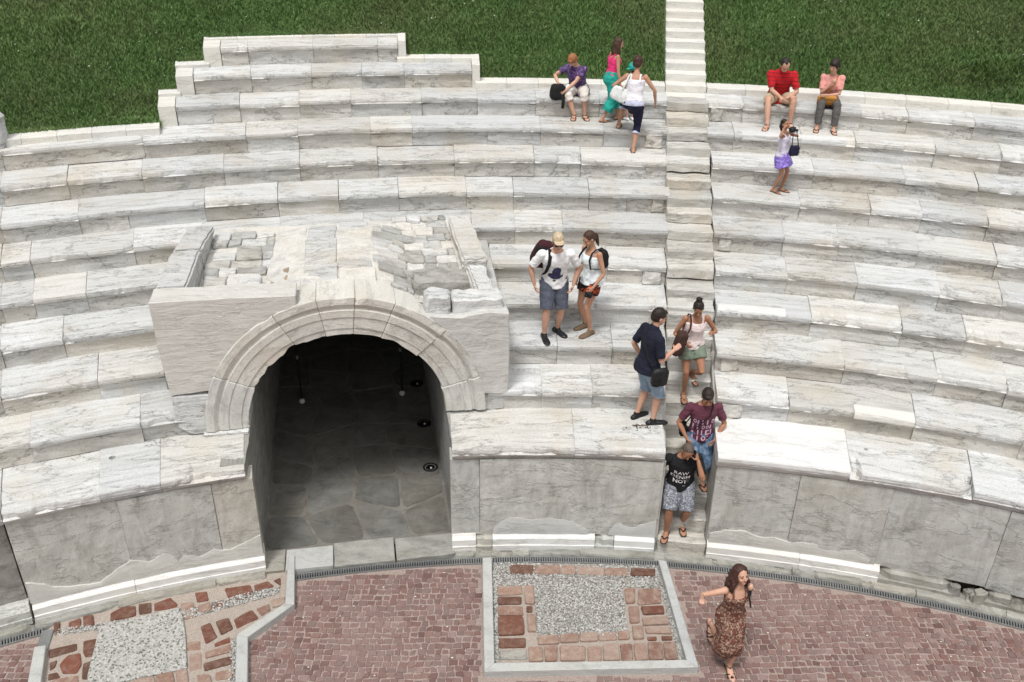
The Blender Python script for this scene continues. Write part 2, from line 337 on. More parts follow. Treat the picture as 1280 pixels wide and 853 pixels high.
for k in range(12):
    for side, JJ in (('left', JL), ('right', JR)):
        if k not in JJ: continue
        js = JJ[k]
        if k == 0: lab = f'marble ledge on top of the podium wall, {side} of the narrow stairway'
        elif k >= 10: lab = ('topmost short row of marble seats at the upper left, up against the lawn' if k == 11 else 'short marble seating row just below the topmost one at upper left')
        else: lab = f'curved row of worn marble seats {side} of the stairway, {ORD[k - 1]} above the podium ledge'
        T = thing('seating_row', lab, 'seating row', pol(R(js[0]), RK(k), ZK(k) - HR), group='curved marble seating rows')
        for i in range(len(js) - 1):
            if js[i] is None or js[i + 1] is None: continue
            sd_ += 1; rr = random.Random(sd_ * 13 + k)
            chip = rr.choice([.35, .6, .8, 1.0, 1.2, 1.5]); mt = 'marble'
            a0, a1 = R(js[i]), R(js[i + 1]); rad = RK(k) + rr.uniform(-.018, .018); zz = ZK(k) + rr.uniform(-.012, .010)
            prof = slab_prof(k)
            if k == 0:
                prof = CORN; chip = .9; rad = R0
                if side == 'right' and i == 0: mt = 'marble_new'; chip = .12
                if side == 'right' and i == 1: chip = 2.6
                if side == 'right' and i == 2: chip = 3.0
                if side == 'left' and i == len(js) - 2: chip = .5
            if k == 3 and side == 'right' and i == 0: chip = .3
            if k == 10 or k == 11: chip = min(chip, 1)
            bt = None
            if rr.random() < .42 and mt == 'marble' and chip > .4: b0 = rr.choice([-.1, rr.uniform(0, .75)]); bt = (b0, b0 + rr.uniform(.12, .35))
            o = strip_block('seat_block', prof, a0, a1, rad, zz, mt, None, chip, 1.0, sd_, bite=bt, gap=rr.choice([.0008, .001, .0015, .002, .005]))
            o.parent = T; o.matrix_parent_inverse = Matrix.Translation(-Vector(T.location))
            ns_ = max(1, round(abs(a1 - a0) * rad / rr.uniform(.9, 1.9))) if k else 0; cut = [a0] + sorted(a0 + (a1 - a0) * (q + rr.uniform(-.3, .3)) / ns_ for q in range(1, ns_)) + [a1]
            for q in range(ns_):
                r_ = strip_block('riser_stone', RIS, cut[q], cut[q + 1], rad + rr.uniform(-.008, .012), zz, rr.choice(['marble_riser'] * 3 + ['marble']), None, .5, 1.7, sd_ * 3 + q, gap=rr.choice([.0006, .001, .003]), frontidx=(2, 4)); r_.parent = T; r_.matrix_parent_inverse = Matrix.Translation(-Vector(T.location))
# worn carved stone ends under the seats on both sides of the stairway
for T in [o for o in SC.objects if o.name.startswith('seating_row') and 'of the stairway' in o['label'] and 'above the podium' in o['label']]:
    k = ORD.index(T['label'].split('stairway, ')[1].split(' above')[0]) + 1; rt = ' right ' in T['label']; rr = random.Random(k * 5 + rt)
    js = (JR if rt else JL)[k]; a = js[0] if rt else js[-1]
    if k > 9 or rr.random() < .4: continue
    w = rr.uniform(.16, .34) / RK(k); a0 = R(a) + (.004 if rt else -w - .004); q = [pol(a0, RK(k) + .022, 0)[:2], pol(a0 + w, RK(k) + .036, 0)[:2], pol(a0 + w, RK(k) + .2, 0)[:2], pol(a0, RK(k) + .2, 0)[:2]]
    o = extrude('carved_end', q, ZK(k) - HR + .004, ZK(k) - .085, 'marble_riser', None, XY, .02, .04, 3); o.parent = T; o.matrix_parent_inverse = Matrix.Translation(-Vector(T.location))
# a white replacement nosing on the fourth row right of the stairway
def repair_strip(k, a0, a1, seed, parent):
    pr = [(.22, .006), (.12, .008), (.0, .006), (-.012, -.02), (-.012, -.07), (-.004, -.094), (.03, -.094), (.22, -.02)]
    o = strip_block('repair_slab', pr, R(a0), R(a1), RK(k), ZK(k), 'marble_new', None, .15, .6, seed, frontidx=(2, 5))
    o.parent = parent; o.matrix_parent_inverse = Matrix.Translation(-Vector(parent.location))
rows = {(o['label']): o for o in SC.objects if o.name.startswith('seating_row')}
def row(k, side): return rows[f'curved row of worn marble seats {side} of the stairway, {ORD[k - 1]} above the podium ledge']
repair_strip(3, 6.85, 9.9, 301, row(3, 'right')); repair_strip(1, 12.9, 15.5, 302, row(1, 'right')); repair_strip(8, 8.0, 12.5, 303, row(8, 'right'))

# solid core under the rows (dark gaps at the joints), left open for the vaulted passage
V = []; F = []; cells = [-34 + i for i in range(64)]
pr = [(R0 + .25, -.04), (R0 + .25, Z0 - .10)]
for k in range(0, 10):
    zz = ZK(k) - .16; pr += [(RK(k) + .16, zz), (RK(k + 1) + .16, zz)]
for a in cells:
    for r, z in pr: V.append(pol(R(a), r, z))
n = len(pr)
for i in range(len(cells) - 1):
    if -17 <= cells[i] < -5: continue
    if 4 <= cells[i] < 7: continue
    for j in range(n - 1 if cells[i] >= -17 else n - 3): q = i * n + j; F.append((q, q + 1, q + n + 1, q + n))
tag(link('seating_core', mesh('seating_core', V, F), 'earth'), kind='structure')

# ------------------------------------------------------------------ podium wall: dado slabs, plinth, pale repair patches
RD, RP = 16.775, 16.69
def wall_slab(name, a0, a1, r, z0, z1, mat, parent, thick=.3, rough=1.4, seed=0, gap=.003, topz=None):
    n = max(2, int(abs(a1 - a0) * r / .07)); m = max(2, int((z1 - z0) / .08)); V = []; UV = []; ou, ov = random.random() * 20, random.random() * 20
    g = gap / r
    for i in range(n + 1):
        a = a0 + g + (a1 - a0 - 2 * g) * i / n; u = a * r; zt = topz(a) if topz else z1
        for j in range(m + 1):
            z = z0 + (zt - z0) * j / m; e = (i in (0, n)) or (j in (0, m))
            dr = .006 * rough * (nz(u * 2.3, z * 2.3, seed) + .5 * nz(u * 8, z * 8, seed + 4)) + (.006 if e else 0)
            V.append(pol(a, r + dr, z)); UV.append((u + ou, z + ov))
    b = len(V)
    F = [(i * (m + 1) + j, i * (m + 1) + j + 1, (i + 1) * (m + 1) + j + 1, (i + 1) * (m + 1) + j) for i in range(n) for j in range(m)]
    ring = [i * (m + 1) for i in range(n + 1)] + [n * (m + 1) + j for j in range(1, m + 1)] + [i * (m + 1) + m for i in range(n - 1, -1, -1)] + [j for j in range(m - 1, 0, -1)]
    for q in ring:
        x, y, z = V[q]; l = math.hypot(x, y); V.append((x / l * (l + thick), y / l * (l + thick), z)); UV.append((UV[q][0] + thick, UV[q][1]))
    for i in range(len(ring)): j = (i + 1) % len(ring); F.append((ring[i], ring[j], b + j, b + i))
    o = link(name, mesh(name, V, F, UV), mat); o.parent = parent
    o.matrix_parent_inverse = Matrix.Translation(-Vector(parent.location)); return o
PW = {}
for nm, lab, a in (('l', 'stained marble podium wall left of the arched passage, with white plinth', -20), ('m', 'stained marble podium wall between the arched passage and the stairway', -1), ('r', 'stained marble podium wall right of the stairway, broken at its far end', 14)):
    PW[nm] = thing('podium_wall', lab, 'wall', pol(R(a), RD, 0), group='podium wall around the arena')
DZ = (.25, ZK(0) - .21)
for nm, js in (('l', [-24.95, -20.55, -16.6, -14.78]), ('m', [-5.76, -4.36, 4.34]), ('r', [6.82, 10.63, 14.72, 19.6, 24.5])):
    for i in range(len(js) - 1): wall_slab('dado_slab', R(js[i]), R(js[i + 1]), RD + (.009, -.007, .004, -.004)[i % 4], DZ[0], DZ[1], 'marble_dado', PW[nm], seed=i * 7 + ord(nm), rough=2.6, gap=.0025)
wall_slab('dado_slab', R(-29.5), R(-25.05), RD + .10, .25, 1.56, 'marble_old_shaded', PW['l'], seed=71, rough=4)  # recessed far-left slabs: the recess's shade is painted in as darker marble
wall_slab('dado_slab', R(-34), R(-29.6), RD + .10, .25, 1.56, 'marble_old_shaded', PW['l'], seed=72, rough=4)
PLP = [(.30, .27), (.10, .268), (.075, .262), (.055, .235), (.018, .215), (.0, .20), (-.004, .10), (-.016, .095), (-.018, 0), (.30, 0)]
def plinth(nm, a0, a1, mat, chip, seed, dz=0):
    o = strip_block('plinth_block', PLP, R(a0), R(a1), RP + .012, dz, mat, None, chip, .7, seed, frontidx=(3, 7)); o.parent = PW[nm]
    o.matrix_parent_inverse = Matrix.Translation(-Vector(PW[nm].location))
for nm, a0, a1, mat, ch in (('l', -24.9, -20.6, 'marble_new', .1), ('l', -20.6, -14.75, 'marble_new', .1), ('l', -34, -25.0, 'marble_dado', 1), ('m', -5.75, -4.55, 'marble_new', .1), ('m', -4.55, -3.75, 'marble_dado', 1.5), ('m', -3.75, 1.35, 'marble_new', .12), ('m', 1.35, 2.3, 'marble_dado', 1.5), ('m', 2.3, 4.3, 'marble_new', .1),
        ('r', 6.85, 11.3, 'marble_new', .1), ('r', 11.3, 15.0, 'marble_new', .12), ('r', 15.0, 18.3, 'marble_old_shaded', 2), ('r', 19.55, 24, 'marble_old_shaded', 3.2)):
    plinth(nm, a0, a1, mat, ch, random.random() * 50)
for i in range(9):
    a = R(random.uniform(18.25, 19.6)); r = random.uniform(16.66, 16.85); q = [(r * math.sin(a) + random.uniform(.05, .12) * math.cos(t), r * math.cos(a) + random.uniform(.05, .1) * math.sin(t)) for t in (0, 1.2, 2.4, 3.6, 5)]
    o = extrude('rubble_stone', q, -.02, random.uniform(.06, .24), 'marble_old_shaded', None, XY, .015, .03, 2); o.parent = PW['r']; o.matrix_parent_inverse = Matrix.Translation(-Vector(PW['r'].location))
def patch(nm, a0, a1, hs, seed):
    def top(a):
        t = (a - R(a0)) / (R(a1) - R(a0)) * (len(hs) - 1); i = min(int(t), len(hs) - 2); w = t - i
        return .30 + max(.01, hs[i] * (1 - w) + hs[i + 1] * w + .05 * nz(a * 40, seed, 0) + .035 * nz(a * 150, seed, 3) + .02 * nz(a * 420, seed, 5))
    wall_slab('repair_patch', R(a0), R(a1), RD - .017, .245, .5, 'patch', PW[nm], thick=.1, rough=.4, seed=seed, topz=top)
patch('l', -24.9, -14.8, [.30, .22, .10, .05, .03, .16, .27, .20, .30, .20, .10, .20, .14, .22, .30], 4)
patch('m', -3.7, 1.0, [.06, .22, .24, .20, .22, .20, .20, .14, .04], 8); patch('m', 2.0, 4.3, [.04, .22, .14, .08, .14, .20, .24], 9)
patch('r', 6.9, 14.5, [.10, .20, .22, .12, .16, .10, .15, .12, .10, .14, .05], 10)
# footing stones between plinth and drain
FT = thing('wall_footing', 'rough dirty stone footing course along the foot of the podium wall', 'footing', pol(0, 16.6, 0))
a = -33
while a < 24:
    w = random.uniform(2.2, 4.5); b = min(a + w, 24)
    if not (a < -14.3 and b > -14.3) and not (-14.3 <= a < -5.9): 
        if a < -5.9 < b: pass
        o = strip_block('footing_stone', [(.3, .0), (.14, .035), (.05, .04), (.01, .03), (0, 0), (0, -.1), (.3, -.1)], R(a), R(b), 16.56, random.uniform(-.01, .02), 'concrete_dark', None, 1.6, 2.2, a, frontidx=(2, 5)); o.parent = FT
        o.matrix_parent_inverse = Matrix.Translation(-Vector(FT.location))
    a = b if a >= -14.3 or b < -14.3 else -5.9
    if a >= -14.3 and a < -5.9: a = -5.9

# ------------------------------------------------------------------ stairway through the seats
STC = R(5.62); SE = Vector((math.sin(STC), math.cos(STC), 0)); ST_ = Vector((math.cos(STC), -math.sin(STC), 0))
def S(t, r, z): p = ST_ * t + SE * r; return (p.x, p.y, z)
STR = lambda t, r, z: S(t, r, z)
stair = thing('marble_stairway', 'narrow worn marble stairway climbing between the two banks of seats', 'stairs', S(0, 16.7, 0))
def step(name, t0, t1, r0, r1, z0, z1, mat, parent, jit=.012, rot=0, bevel=.015):
    q = [(t0, r0 + rot), (t1, r0 - rot), (t1, r1), (t0, r1)]
    o = extrude(name, q, z0, z1, mat, None, STR, bevel, jit, 3 if jit else 0); o.parent = parent
    o.matrix_parent_inverse = Matrix.Translation(-Vector(parent.location)); return o
for i in range(1, 12):
    r0 = 16.72 + .227 * (i - 1); step('step', -.345 - .0 * i, .345, r0, r0 + .42, .25 * i - .32, .25 * i + random.uniform(-.008, .008), 'marble_step', stair, .011, random.uniform(-.012, .012))
k = 3.0
while k < 9.4:
    r0 = RK(3) + (k - 3) * DR; zt = ZK(3) + (k - 3) * HR - .005 + random.uniform(-.02, .015)
    hw = .335 + .02 * (k - 3) / 6
    step('step', -hw - .03 + random.uniform(0, .015), hw + .045 - random.uniform(0, .02), r0 + random.uniform(-.035, .03), r0 + .52, zt - .168, zt, 'marble_step', stair, .022, random.uniform(-.02, .02), .010)
    k += .5
# cheek walls of the lower flight
for s in (-1, 1):
    q = [(16.80, -.03), (16.80, Z0 - .12), (17.6, Z0 + .0), (17.75, Z0 + .22), (19.3, 2.38), (19.3, -.03)]
    o = extrude('cheek_wall', q, s * .348, s * .62, 'marble_dado', None, lambda r, z, t: S(t, r, z), .004, .006, 3); o.parent = stair
    o.matrix_parent_inverse = Matrix.Translation(-Vector(stair.location))
ust = thing('lawn_stairway', 'new white stone steps running straight up through the lawn', 'stairs', S(0, 24.2, ZK(9)))
zt = ZK(9)
for i in range(36):
    r0 = 23.86 + .305 * i; zt = ZK(9) - .01 + .143 * i if i else ZK(9) - .005
    step('step', -.385, .385, r0, r0 + .40, zt - .30, zt, 'kerb_white', ust, .003, random.uniform(-.004, .004), .008)

# ------------------------------------------------------------------ new kerb stones that edge the lawn
kb = thing('lawn_kerb', 'new white limestone kerb between the topmost seats and the lawn', 'kerb', pol(0, 24.3, ZK(9)))
def kerb(a0, a1, r0, r1, z0, z1, n):
    for i in range(n):
        b0, b1 = a0 + (a1 - a0) * i / n, a0 + (a1 - a0) * (i + 1) / n
        o = strip_block('kerb_stone', [(r1 - r0, z1 - z0), ((r1 - r0) * .5, z1 - z0), (.02, z1 - z0), (.004, z1 - z0 - .006), (0, z1 - z0 - .02), (0, 0), (r1 - r0, 0)], R(b0), R(b1), r0, z0, 'kerb_white', None, .06, .4, i + a0, gap=.002, frontidx=(2, 4))
        o.parent = kb; o.matrix_parent_inverse = Matrix.Translation(-Vector(kb.location))
kerb(-3.9, 4.68, 24.10, 24.48, ZK(9) - .15, ZK(9) + .13, 6); kerb(6.55, 27, 24.10, 24.48, ZK(9) - .15, ZK(9) + .13, 12)
kerb(-7.35, -3.72, 24.80, 25.12, ZK(10) - .2, ZK(10) + .10, 3); kerb(-15.6, -7.28, 25.52, 25.66, ZK(11) - .2, ZK(11) + .06, 6)
kerb(-16.85, -15.45, 24.80, 25.14, ZK(10) - .2, ZK(10) + .08, 1); kerb(-17.62, -16.7, 24.10, 24.48, ZK(9) - .15, ZK(9) + .08, 1)
kerb(-31, -17.62, 22.98, 23.30, ZK(8) - .2, ZK(8) + .12, 10)
for a, r0, r1, z0, z1 in ((-16.92, 23.44, 24.44, ZK(8), ZK(9) + .014), (-16.12, 24.16, 25.12, ZK(9), ZK(10) + .014), (-14.92, 24.88, 25.66, ZK(10), ZK(11) + .014), (-7.29, 24.88, 25.66, ZK(10), ZK(11) + .06), (-4.03, 24.17, 25.12, ZK(9), ZK(10) + .10)):
    w = R(.7) if a < -14 else -R(.35)
    q = [pol(R(a) - w, r0, 0)[:2], pol(R(a), r0, 0)[:2], pol(R(a), r1, 0)[:2], pol(R(a) - w, r1, 0)[:2]]
    o = extrude('kerb_stone', q, z0 - .1, z1, 'kerb_white', None, XY, .006, .003, 2); o.parent = kb; o.matrix_parent_inverse = Matrix.Translation(-Vector(kb.location))
# lone broken block at the far left of the lawn kerb
p = pol(R(-23.9), 23.0, ZK(8)); q = [(p[0] - .55, p[1] - .22), (p[0] + .16, p[1] - .12), (p[0] + .12, p[1] + .26), (p[0] - .5, p[1] + .3)]
o = extrude('broken_block', q, ZK(8) - .02, ZK(8) + .52, 'marble', None, XY, .05, .05, 3); tag(o, 'rough grey marble block standing at the left edge, on the lawn kerb', 'stone block')
# ------------------------------------------------------------------ arched gateway
gate = thing('arched_gateway', 'ruined marble archway over the vaulted passage, rubble masonry on its top', 'archway', G(0, 17.6, 0))
GI = Matrix.Translation(-Vector(gate.location))
def ga(o): o.parent = gate; o.matrix_parent_inverse = GI; return o
ZS, RI, RO, RF = 1.83, 1.37, 1.95, 17.55
AP = [(RI, .55), (RI, .02), (RI + .006, .012), (RI + .10, .010), (RI + .104, -.002), (RI + .27, -.004), (RI + .275, -.016), (RI + .375, -.018), (RI + .39, .004), (RI + .41, .006), (RI + .45, -.026), (RI + .47, -.036), (RO - .01, -.036), (RO, -.02), (RO, .55)]
vs = [0, 27, 63, 81, 96, 112, 136, 163, 180]
for i in range(len(vs) - 1):
    a0, a1 = R(vs[i]) + .0014, R(vs[i + 1]) - .0014; n = max(3, int((a1 - a0) / R(2.2))); V = []; UV = []; P = len(AP)
    oo = random.random() * 20; dt = random.uniform(-.008, .012) + (.02 if i == 6 else 0); ex = .02 if i == 6 else 0
    st = [a0, a0 + .006] + [a0 + (a1 - a0) * j / n for j in range(1, n)] + [a1 - .006, a1]
    for a in st:
        e = a in (a0, a1); c = max(0, nz(a * 5, i * 3.3, 1) - .15) * .10
        if i < 3: c += max(0, nz(a * 14, 7, 3)) * .04
        for j, (rad, dep) in enumerate(AP):
            rr, dd = rad + ex, dep + dt + .003 * nz(a * 9, rad * 9, i)
            if j in (1, 2, 3): rr += c if i < 3 else c * .3; dd += c * .3
            if j in (12, 13): rr -= max(0, nz(a * 8, i, 8)) * .07; dd += max(0, nz(a * 8, i, 8)) * .05
            if e: dd += .008 if 0 < j < P - 1 else 0
            V.append(G(-math.cos(a) * rr, RF + dd, ZS + math.sin(a) * rr)); UV.append((a * 1.6 + oo, j * .06 + rad))
    F = [(s * P + j, s * P + j + 1, (s + 1) * P + j + 1, (s + 1) * P + j) for s in range(len(st) - 1) for j in range(P - 1)]
    F += [(s * P + P - 1, s * P, (s + 1) * P, (s + 1) * P + P - 1) for s in range(len(st) - 1)]
    F += [tuple(range(P - 1, -1, -1)), tuple(range((len(st) - 1) * P, len(st) * P))]
    me = mesh('voussoir', V, F, UV); ga(link('voussoir', me, 'arch_stone'))
def arc(a0, a1, rad, n): return [(-math.cos(R(a0 + (a1 - a0) * i / n)) * rad, ZS + math.sin(R(a0 + (a1 - a0) * i / n)) * rad) for i in range(n + 1)]
# left spandrel slab, small block under it, right block
ga(extrude('spandrel_slab', [(-2.33, 2.45), (-2.375, 3.2), (-2.38, 3.86), (-1.4, 3.86), (-.55, 3.84)] + arc(73, 20, RO - .02, 14), RF - .01, RF + .40, 'spandrel', None, GTZ, .012, .007, 3))
ga(extrude('spandrel_block', [(-2.32, 1.93), (-2.14, 1.80), (-1.88, 1.80), (-1.82, 2.43), (-2.34, 2.44)], RF - .0, RF + .4, 'marble', None, GTZ, .015, .012, 3))
ga(extrude('impost_block', [(-1.99, ZS - .05), (-1.99, ZS - .005), (-1.385, ZS - .005), (-1.385, ZS - .06)], RF - .06, RF + .5, 'marble', None, GTZ, .01, .01, 2))
ga(extrude('spandrel_slab', [(2.28, 2.07), (2.28, 3.38), (2.0, 3.42), (1.6, 3.36), (1.17, 3.42)] + arc(126, 172, RO - .02, 12), RF - .02, RF + .5, 'spandrel', None, GTZ, .015, .012, 3))
ga(extrude('spandrel_block', [(2.22, 1.79), (2.26, 2.06), (1.90, 2.06), (1.90, 1.79)], RF + .03, RF + .4, 'marble', None, GTZ, .02, .02, 3))
# flanks and cheeks that hold the rubble on top
ga(extrude('flank_wall', [(-2.34, 17.93), (-1.99, 17.93), (-1.99, 20.6), (-2.34, 20.6)], 1.7, 3.46, 'marble_dado', None, GTR, .01, .01, 3))
ga(extrude('flank_wall', [(1.80, 18.0), (2.26, 18.0), (2.42, 20.9), (1.80, 20.9)], 1.7, 3.24, 'marble_dado', None, GTR, .01, .01, 3))
def sloped(name, t0, t1, r0, r1, zb, zf, zr, mat, jit=.015, skew=0):
    bm = bmesh.new()
    P = [(t0, r0, zb), (t1, r0, zb), (t1, r1, zb), (t0, r1, zb), (t0, r0, zf), (t1, r0, zf), (t1 + skew, r1, zr), (t0 + skew, r1, zr)]
    v = [bm.verts.new(G(*q)) for q in P]
    for f in ((0, 3, 2, 1), (4, 5, 6, 7), (0, 1, 5, 4), (1, 2, 6, 5), (2, 3, 7, 6), (3, 0, 4, 7)): bm.faces.new([v[i] for i in f])
    bmesh.ops.bevel(bm, geom=list(bm.edges), offset=.03, segments=2, affect='EDGES', clamp_overlap=True)
    for _ in range(3):
        es = [e for e in bm.edges if e.calc_length() > .1]
        if es: bmesh.ops.subdivide_edges(bm, edges=es, cuts=1, use_grid_fill=True)
    for q in bm.verts:
        c = q.co; q.co = c + Vector((nz(c.x, c.y, c.z, 4), nz(c.y, c.z, c.x, 4), nz(c.z, c.x, c.y, 4))) * jit + Vector((nz(c.x, c.y, c.z, 14), nz(c.y, c.z, c.x, 14), nz(c.z, c.x, c.y, 14))) * jit * .5
    me = bpy.data.meshes.new(name); bm.to_mesh(me); bm.free(); boxuv(me); return ga(link(name, me, mat))
sloped('coping_stone', -2.37, -1.97, 17.96, 19.35, 3.40, 3.86, 3.80, 'marble', .012, .0)
sloped('coping_stone', -2.36, -1.96, 19.36, 20.42, 3.40, 3.80, 3.74, 'marble', .016, .08)
sloped('coping_stone', 1.80, 2.16, 18.85, 20.45, 3.15, 3.62, 3.70, 'marble', .035, -.06)
sloped('coping_stone', 1.88, 2.14, 18.02, 18.82, 3.05, 3.50, 3.55, 'marble', .03, -.02)
# bedding of mortar that follows the back of the vault
def ztop(t, r):
    ex = 3.70 - .10 * t * t - max(0, abs(t) - .55) * .25
    side = 3.40 + .05 * (r - 18.2) if t < 0 else 3.44 + .02 * (r - 18)
    bk = min(1, max(0, (r - 19.2) / 1.7)); z = max(ex, side); z = z + (3.50 - z) * bk * bk
    return z + .035 * nz(t, r, 0, 2.2) + .015 * nz(t, r, 5, 8)
V = []; F = []; tt = [-2.05 + i * .082 for i in range(51)]; rr_ = [17.86 + i * .085 for i in range(36)]
for t in tt:
    for r in rr_: V.append(G(t, r, ztop(t, r)))
n = len(rr_)
F = [(i * n + j, i * n + j + 1, (i + 1) * n + j + 1, (i + 1) * n + j)[::-1] for i in range(len(tt) - 1) for j in range(n - 1)]
me = mesh('mortar_bed', V, F, [(v[0], v[1]) for v in V]); ga(link('mortar_bed', me, 'cement'))
# pale slabs over the crown
def lying(name, poly, h, mat, jit=.012, lift=0, sub=2, bevel=.015):
    bm = bmesh.new(); bot = []; top = []
    for t, r in poly:
        z = ztop(t, r); bot.append(bm.verts.new(G(t, r, z - .12))); top.append(bm.verts.new(G(t, r, z + h + lift)))
    bm.faces.new(top); bm.faces.new(bot[::-1]); m = len(poly)
    for i in range(m): bm.faces.new((bot[i], bot[(i+1) % m], top[(i+1) % m], top[i]))
    bmesh.ops.recalc_face_normals(bm, faces=bm.faces)
    bmesh.ops.bevel(bm, geom=list(bm.edges), offset=bevel, segments=1, affect='EDGES', clamp_overlap=True)
    bmesh.ops.triangulate(bm, faces=[f for f in bm.faces if len(f.verts) > 4])
    for _ in range(sub):
        es = [e for e in bm.edges if e.calc_length() > .12]
        if es: bmesh.ops.subdivide_edges(bm, edges=es, cuts=1, use_grid_fill=True)
    for q in bm.verts:
        c = q.co; q.co = c + Vector((nz(c.x, c.y, c.z, 6), nz(c.y, c.z, c.x, 6), nz(c.z, c.x, c.y, 6) * 1.3)) * jit
    me = bpy.data.meshes.new(name); bm.to_mesh(me); bm.free(); boxuv(me); return ga(link(name, me, mat))
def rect(t0, r0, t1, r1, j=.02): return [(t0 + random.uniform(-j, j), r0 + random.uniform(-j, j)), (t1 + random.uniform(-j, j), r0 + random.uniform(-j, j)), (t1 + random.uniform(-j, j), r1 + random.uniform(-j, j)), (t0 + random.uniform(-j, j), r1 + random.uniform(-j, j))]
for t0, r0, t1, r1, m_ in ((-.50, 17.98, -.02, 18.78, 'marble'), (-.48, 18.80, -.03, 19.75, 'marble'), (-.46, 19.78, -.04, 20.5, 'marble'), (.0, 17.98, .50, 18.6, 'cement'), (.0, 18.62, .46, 20.7, 'marble'), (-1.0, 18.2, -.52, 20.4, 'cement')):
    q = rect(t0, r0, t1, r1, .015)
    if t0 == -1.0: q = [(-.62, 18.0), (-.52, 18.1), (-.50, 20.5), (-.95, 20.6), (-1.02, 19.5), (-1.05, 18.9)]
    lying('crown_slab', q, .03, m_, .010, 0, 3, .01)
def courses(t0, t1, r0, r1, nr, wmin, wmax, mats, h=(.03, .07), skew=0, seed=1):
    rg = random.Random(seed); r = r0
    for i in range(nr):
        d = (r1 - r0) / nr; t = t0 + rg.uniform(-.05, .05)
        while t < t1 - .08:
            w = min(rg.uniform(wmin, wmax), t1 - t); g = .005 + rg.random() * .009
            q = [(t + g, r + g + rg.uniform(-.02, .03)), (t + w * .5, r + g * .5), (t + w - g, r + g + rg.uniform(-.02, .03)), (t + w - g * .6, r + d * .5), (t + w - g, r + d - g - rg.uniform(-.02, .03)), (t + w * .5, r + d - g * .4), (t + g, r + d - g), (t + g * .6, r + d * .5)]
            if rg.random() < .93: lying('rubble_stone', q, rg.uniform(*h), rg.choice(mats), .012, 0, 1, .012)
            t += w
        r += d
courses(-1.92, -.98, 19.05, 20.55, 6, .18, .5, ['rubble'] * 5 + ['marble'], (.02, .06), seed=4)
courses(-1.90, -1.05, 18.35, 19.05, 2, .28, .5, ['cement', 'marble', 'marble'], (.02, .09), seed=9)
lying('rubble_stone', [(-1.02, 18.45), (-.72, 18.5), (-.70, 18.95), (-1.0, 18.98)], .01, 'rubble_brown', .015)
lying('rubble_stone', [(-1.46, 18.4), (-1.1, 18.42), (-1.08, 18.72), (-1.40, 18.76)], .16, 'marble', .012)
courses(.52, 1.75, 18.55, 20.95, 9, .16, .42, ['rubble'] * 4 + ['marble', 'cement'], (.015, .055), seed=6)
lying('rubble_stone', [(1.02, 18.1), (1.78, 18.06), (1.80, 18.5), (1.5, 18.56), (1.04, 18.5)], .20, 'rubble', .03, 0, 3)
courses(.72, 1.02, 18.0, 18.55, 4, .15, .3, ['rubble'], (.02, .08), seed=3)
lying('rubble_stone', [(1.14, 17.62), (1.46, 17.6), (1.5, 17.9), (1.26, 18.02), (1.12, 17.9)], .20, 'marble', .03, 0, 2, .03)
lying('rubble_stone', [(1.5, 17.64), (2.2, 17.64), (2.22, 18.0), (1.5, 18.0)], .13, 'marble', .03, 0, 3, .03)

# ------------------------------------------------------------------ vaulted passage behind the arch
pas = thing('vaulted_passage', 'dark vaulted passage running in under the seats behind the arch', 'passage', G(0, 18, 0))
PI_ = Matrix.Translation(-Vector(pas.location))
def pa(o): o.parent = pas; o.matrix_parent_inverse = PI_; return o
RE = 26.5
def passage_wall(s):
    V = []; UV = []; rs = [16.80 + i * .12 for i in range(int((RE - 16.8) / .12) + 1)]; zs = [-.04 + i * .117 for i in range(17)]
    for r in rs:
        zt = min(1, max(0, (ZS + .0) / 1.83)); top = ZK(0) - .012 if r < RF - .02 else ZS
        for i in range(17):
            z = -.04 + (top + .04) * i / 16; d = .014 * nz(r, z, s * 3, 2) + .008 * nz(r, z, s, 9); V.append(G(s * (RI + .01 + d), r, z)); UV.append((r, z + s * 7))
    n = 17; F = [(i * n + j, i * n + j + 1, (i + 1) * n + j + 1, (i + 1) * n + j)[::s] for i in range(len(rs) - 1) for j in range(n - 1)]
    b = len(V)
    for r in rs: V.append(G(s * (RI + .34), r, ZK(0) - .012 if r < RF - .02 else ZS)); UV.append((r, 2.2))
    F += [(i * n + n - 1, b + i, b + i + 1, (i + 1) * n + n - 1)[::-s] for i in range(len(rs) - 1)]; V.append(G(s * (RI + .34), rs[0], -.04)); UV.append((rs[0], 3)); F += [tuple(list(range(n)) + [b, len(V) - 1])[::s]]
    return pa(link('passage_wall', mesh('passage_wall', V, F, UV), 'passage'))
passage_wall(1); passage_wall(-1)
V = []; UV = []; rs = [RF + .4 + i * .4 for i in range(int((RE - RF - .4) / .4) + 1)]
for r in rs:
    for i in range(25): a = PI * i / 24; q = RI + .01; V.append(G(-math.cos(a) * q, r, ZS + math.sin(a) * q)); UV.append((r, a * q))
F = [(i * 25 + j, (i + 1) * 25 + j, (i + 1) * 25 + j + 1, i * 25 + j + 1) for i in range(len(rs) - 1) for j in range(24)]
pa(link('vault', mesh('vault', V, F, UV), 'passage'))
pa(link('end_wall', mesh('end_wall', [G(-1.5, rs[-1] - .05, -.05), G(1.5, rs[-1] - .05, -.05), G(1.5, rs[-1] - .05, 3.4), G(-1.5, rs[-1] - .05, 3.4)], [(0, 1, 2, 3)], [(0, 0), (3, 0), (3, 3), (0, 3)]), 'passage'))
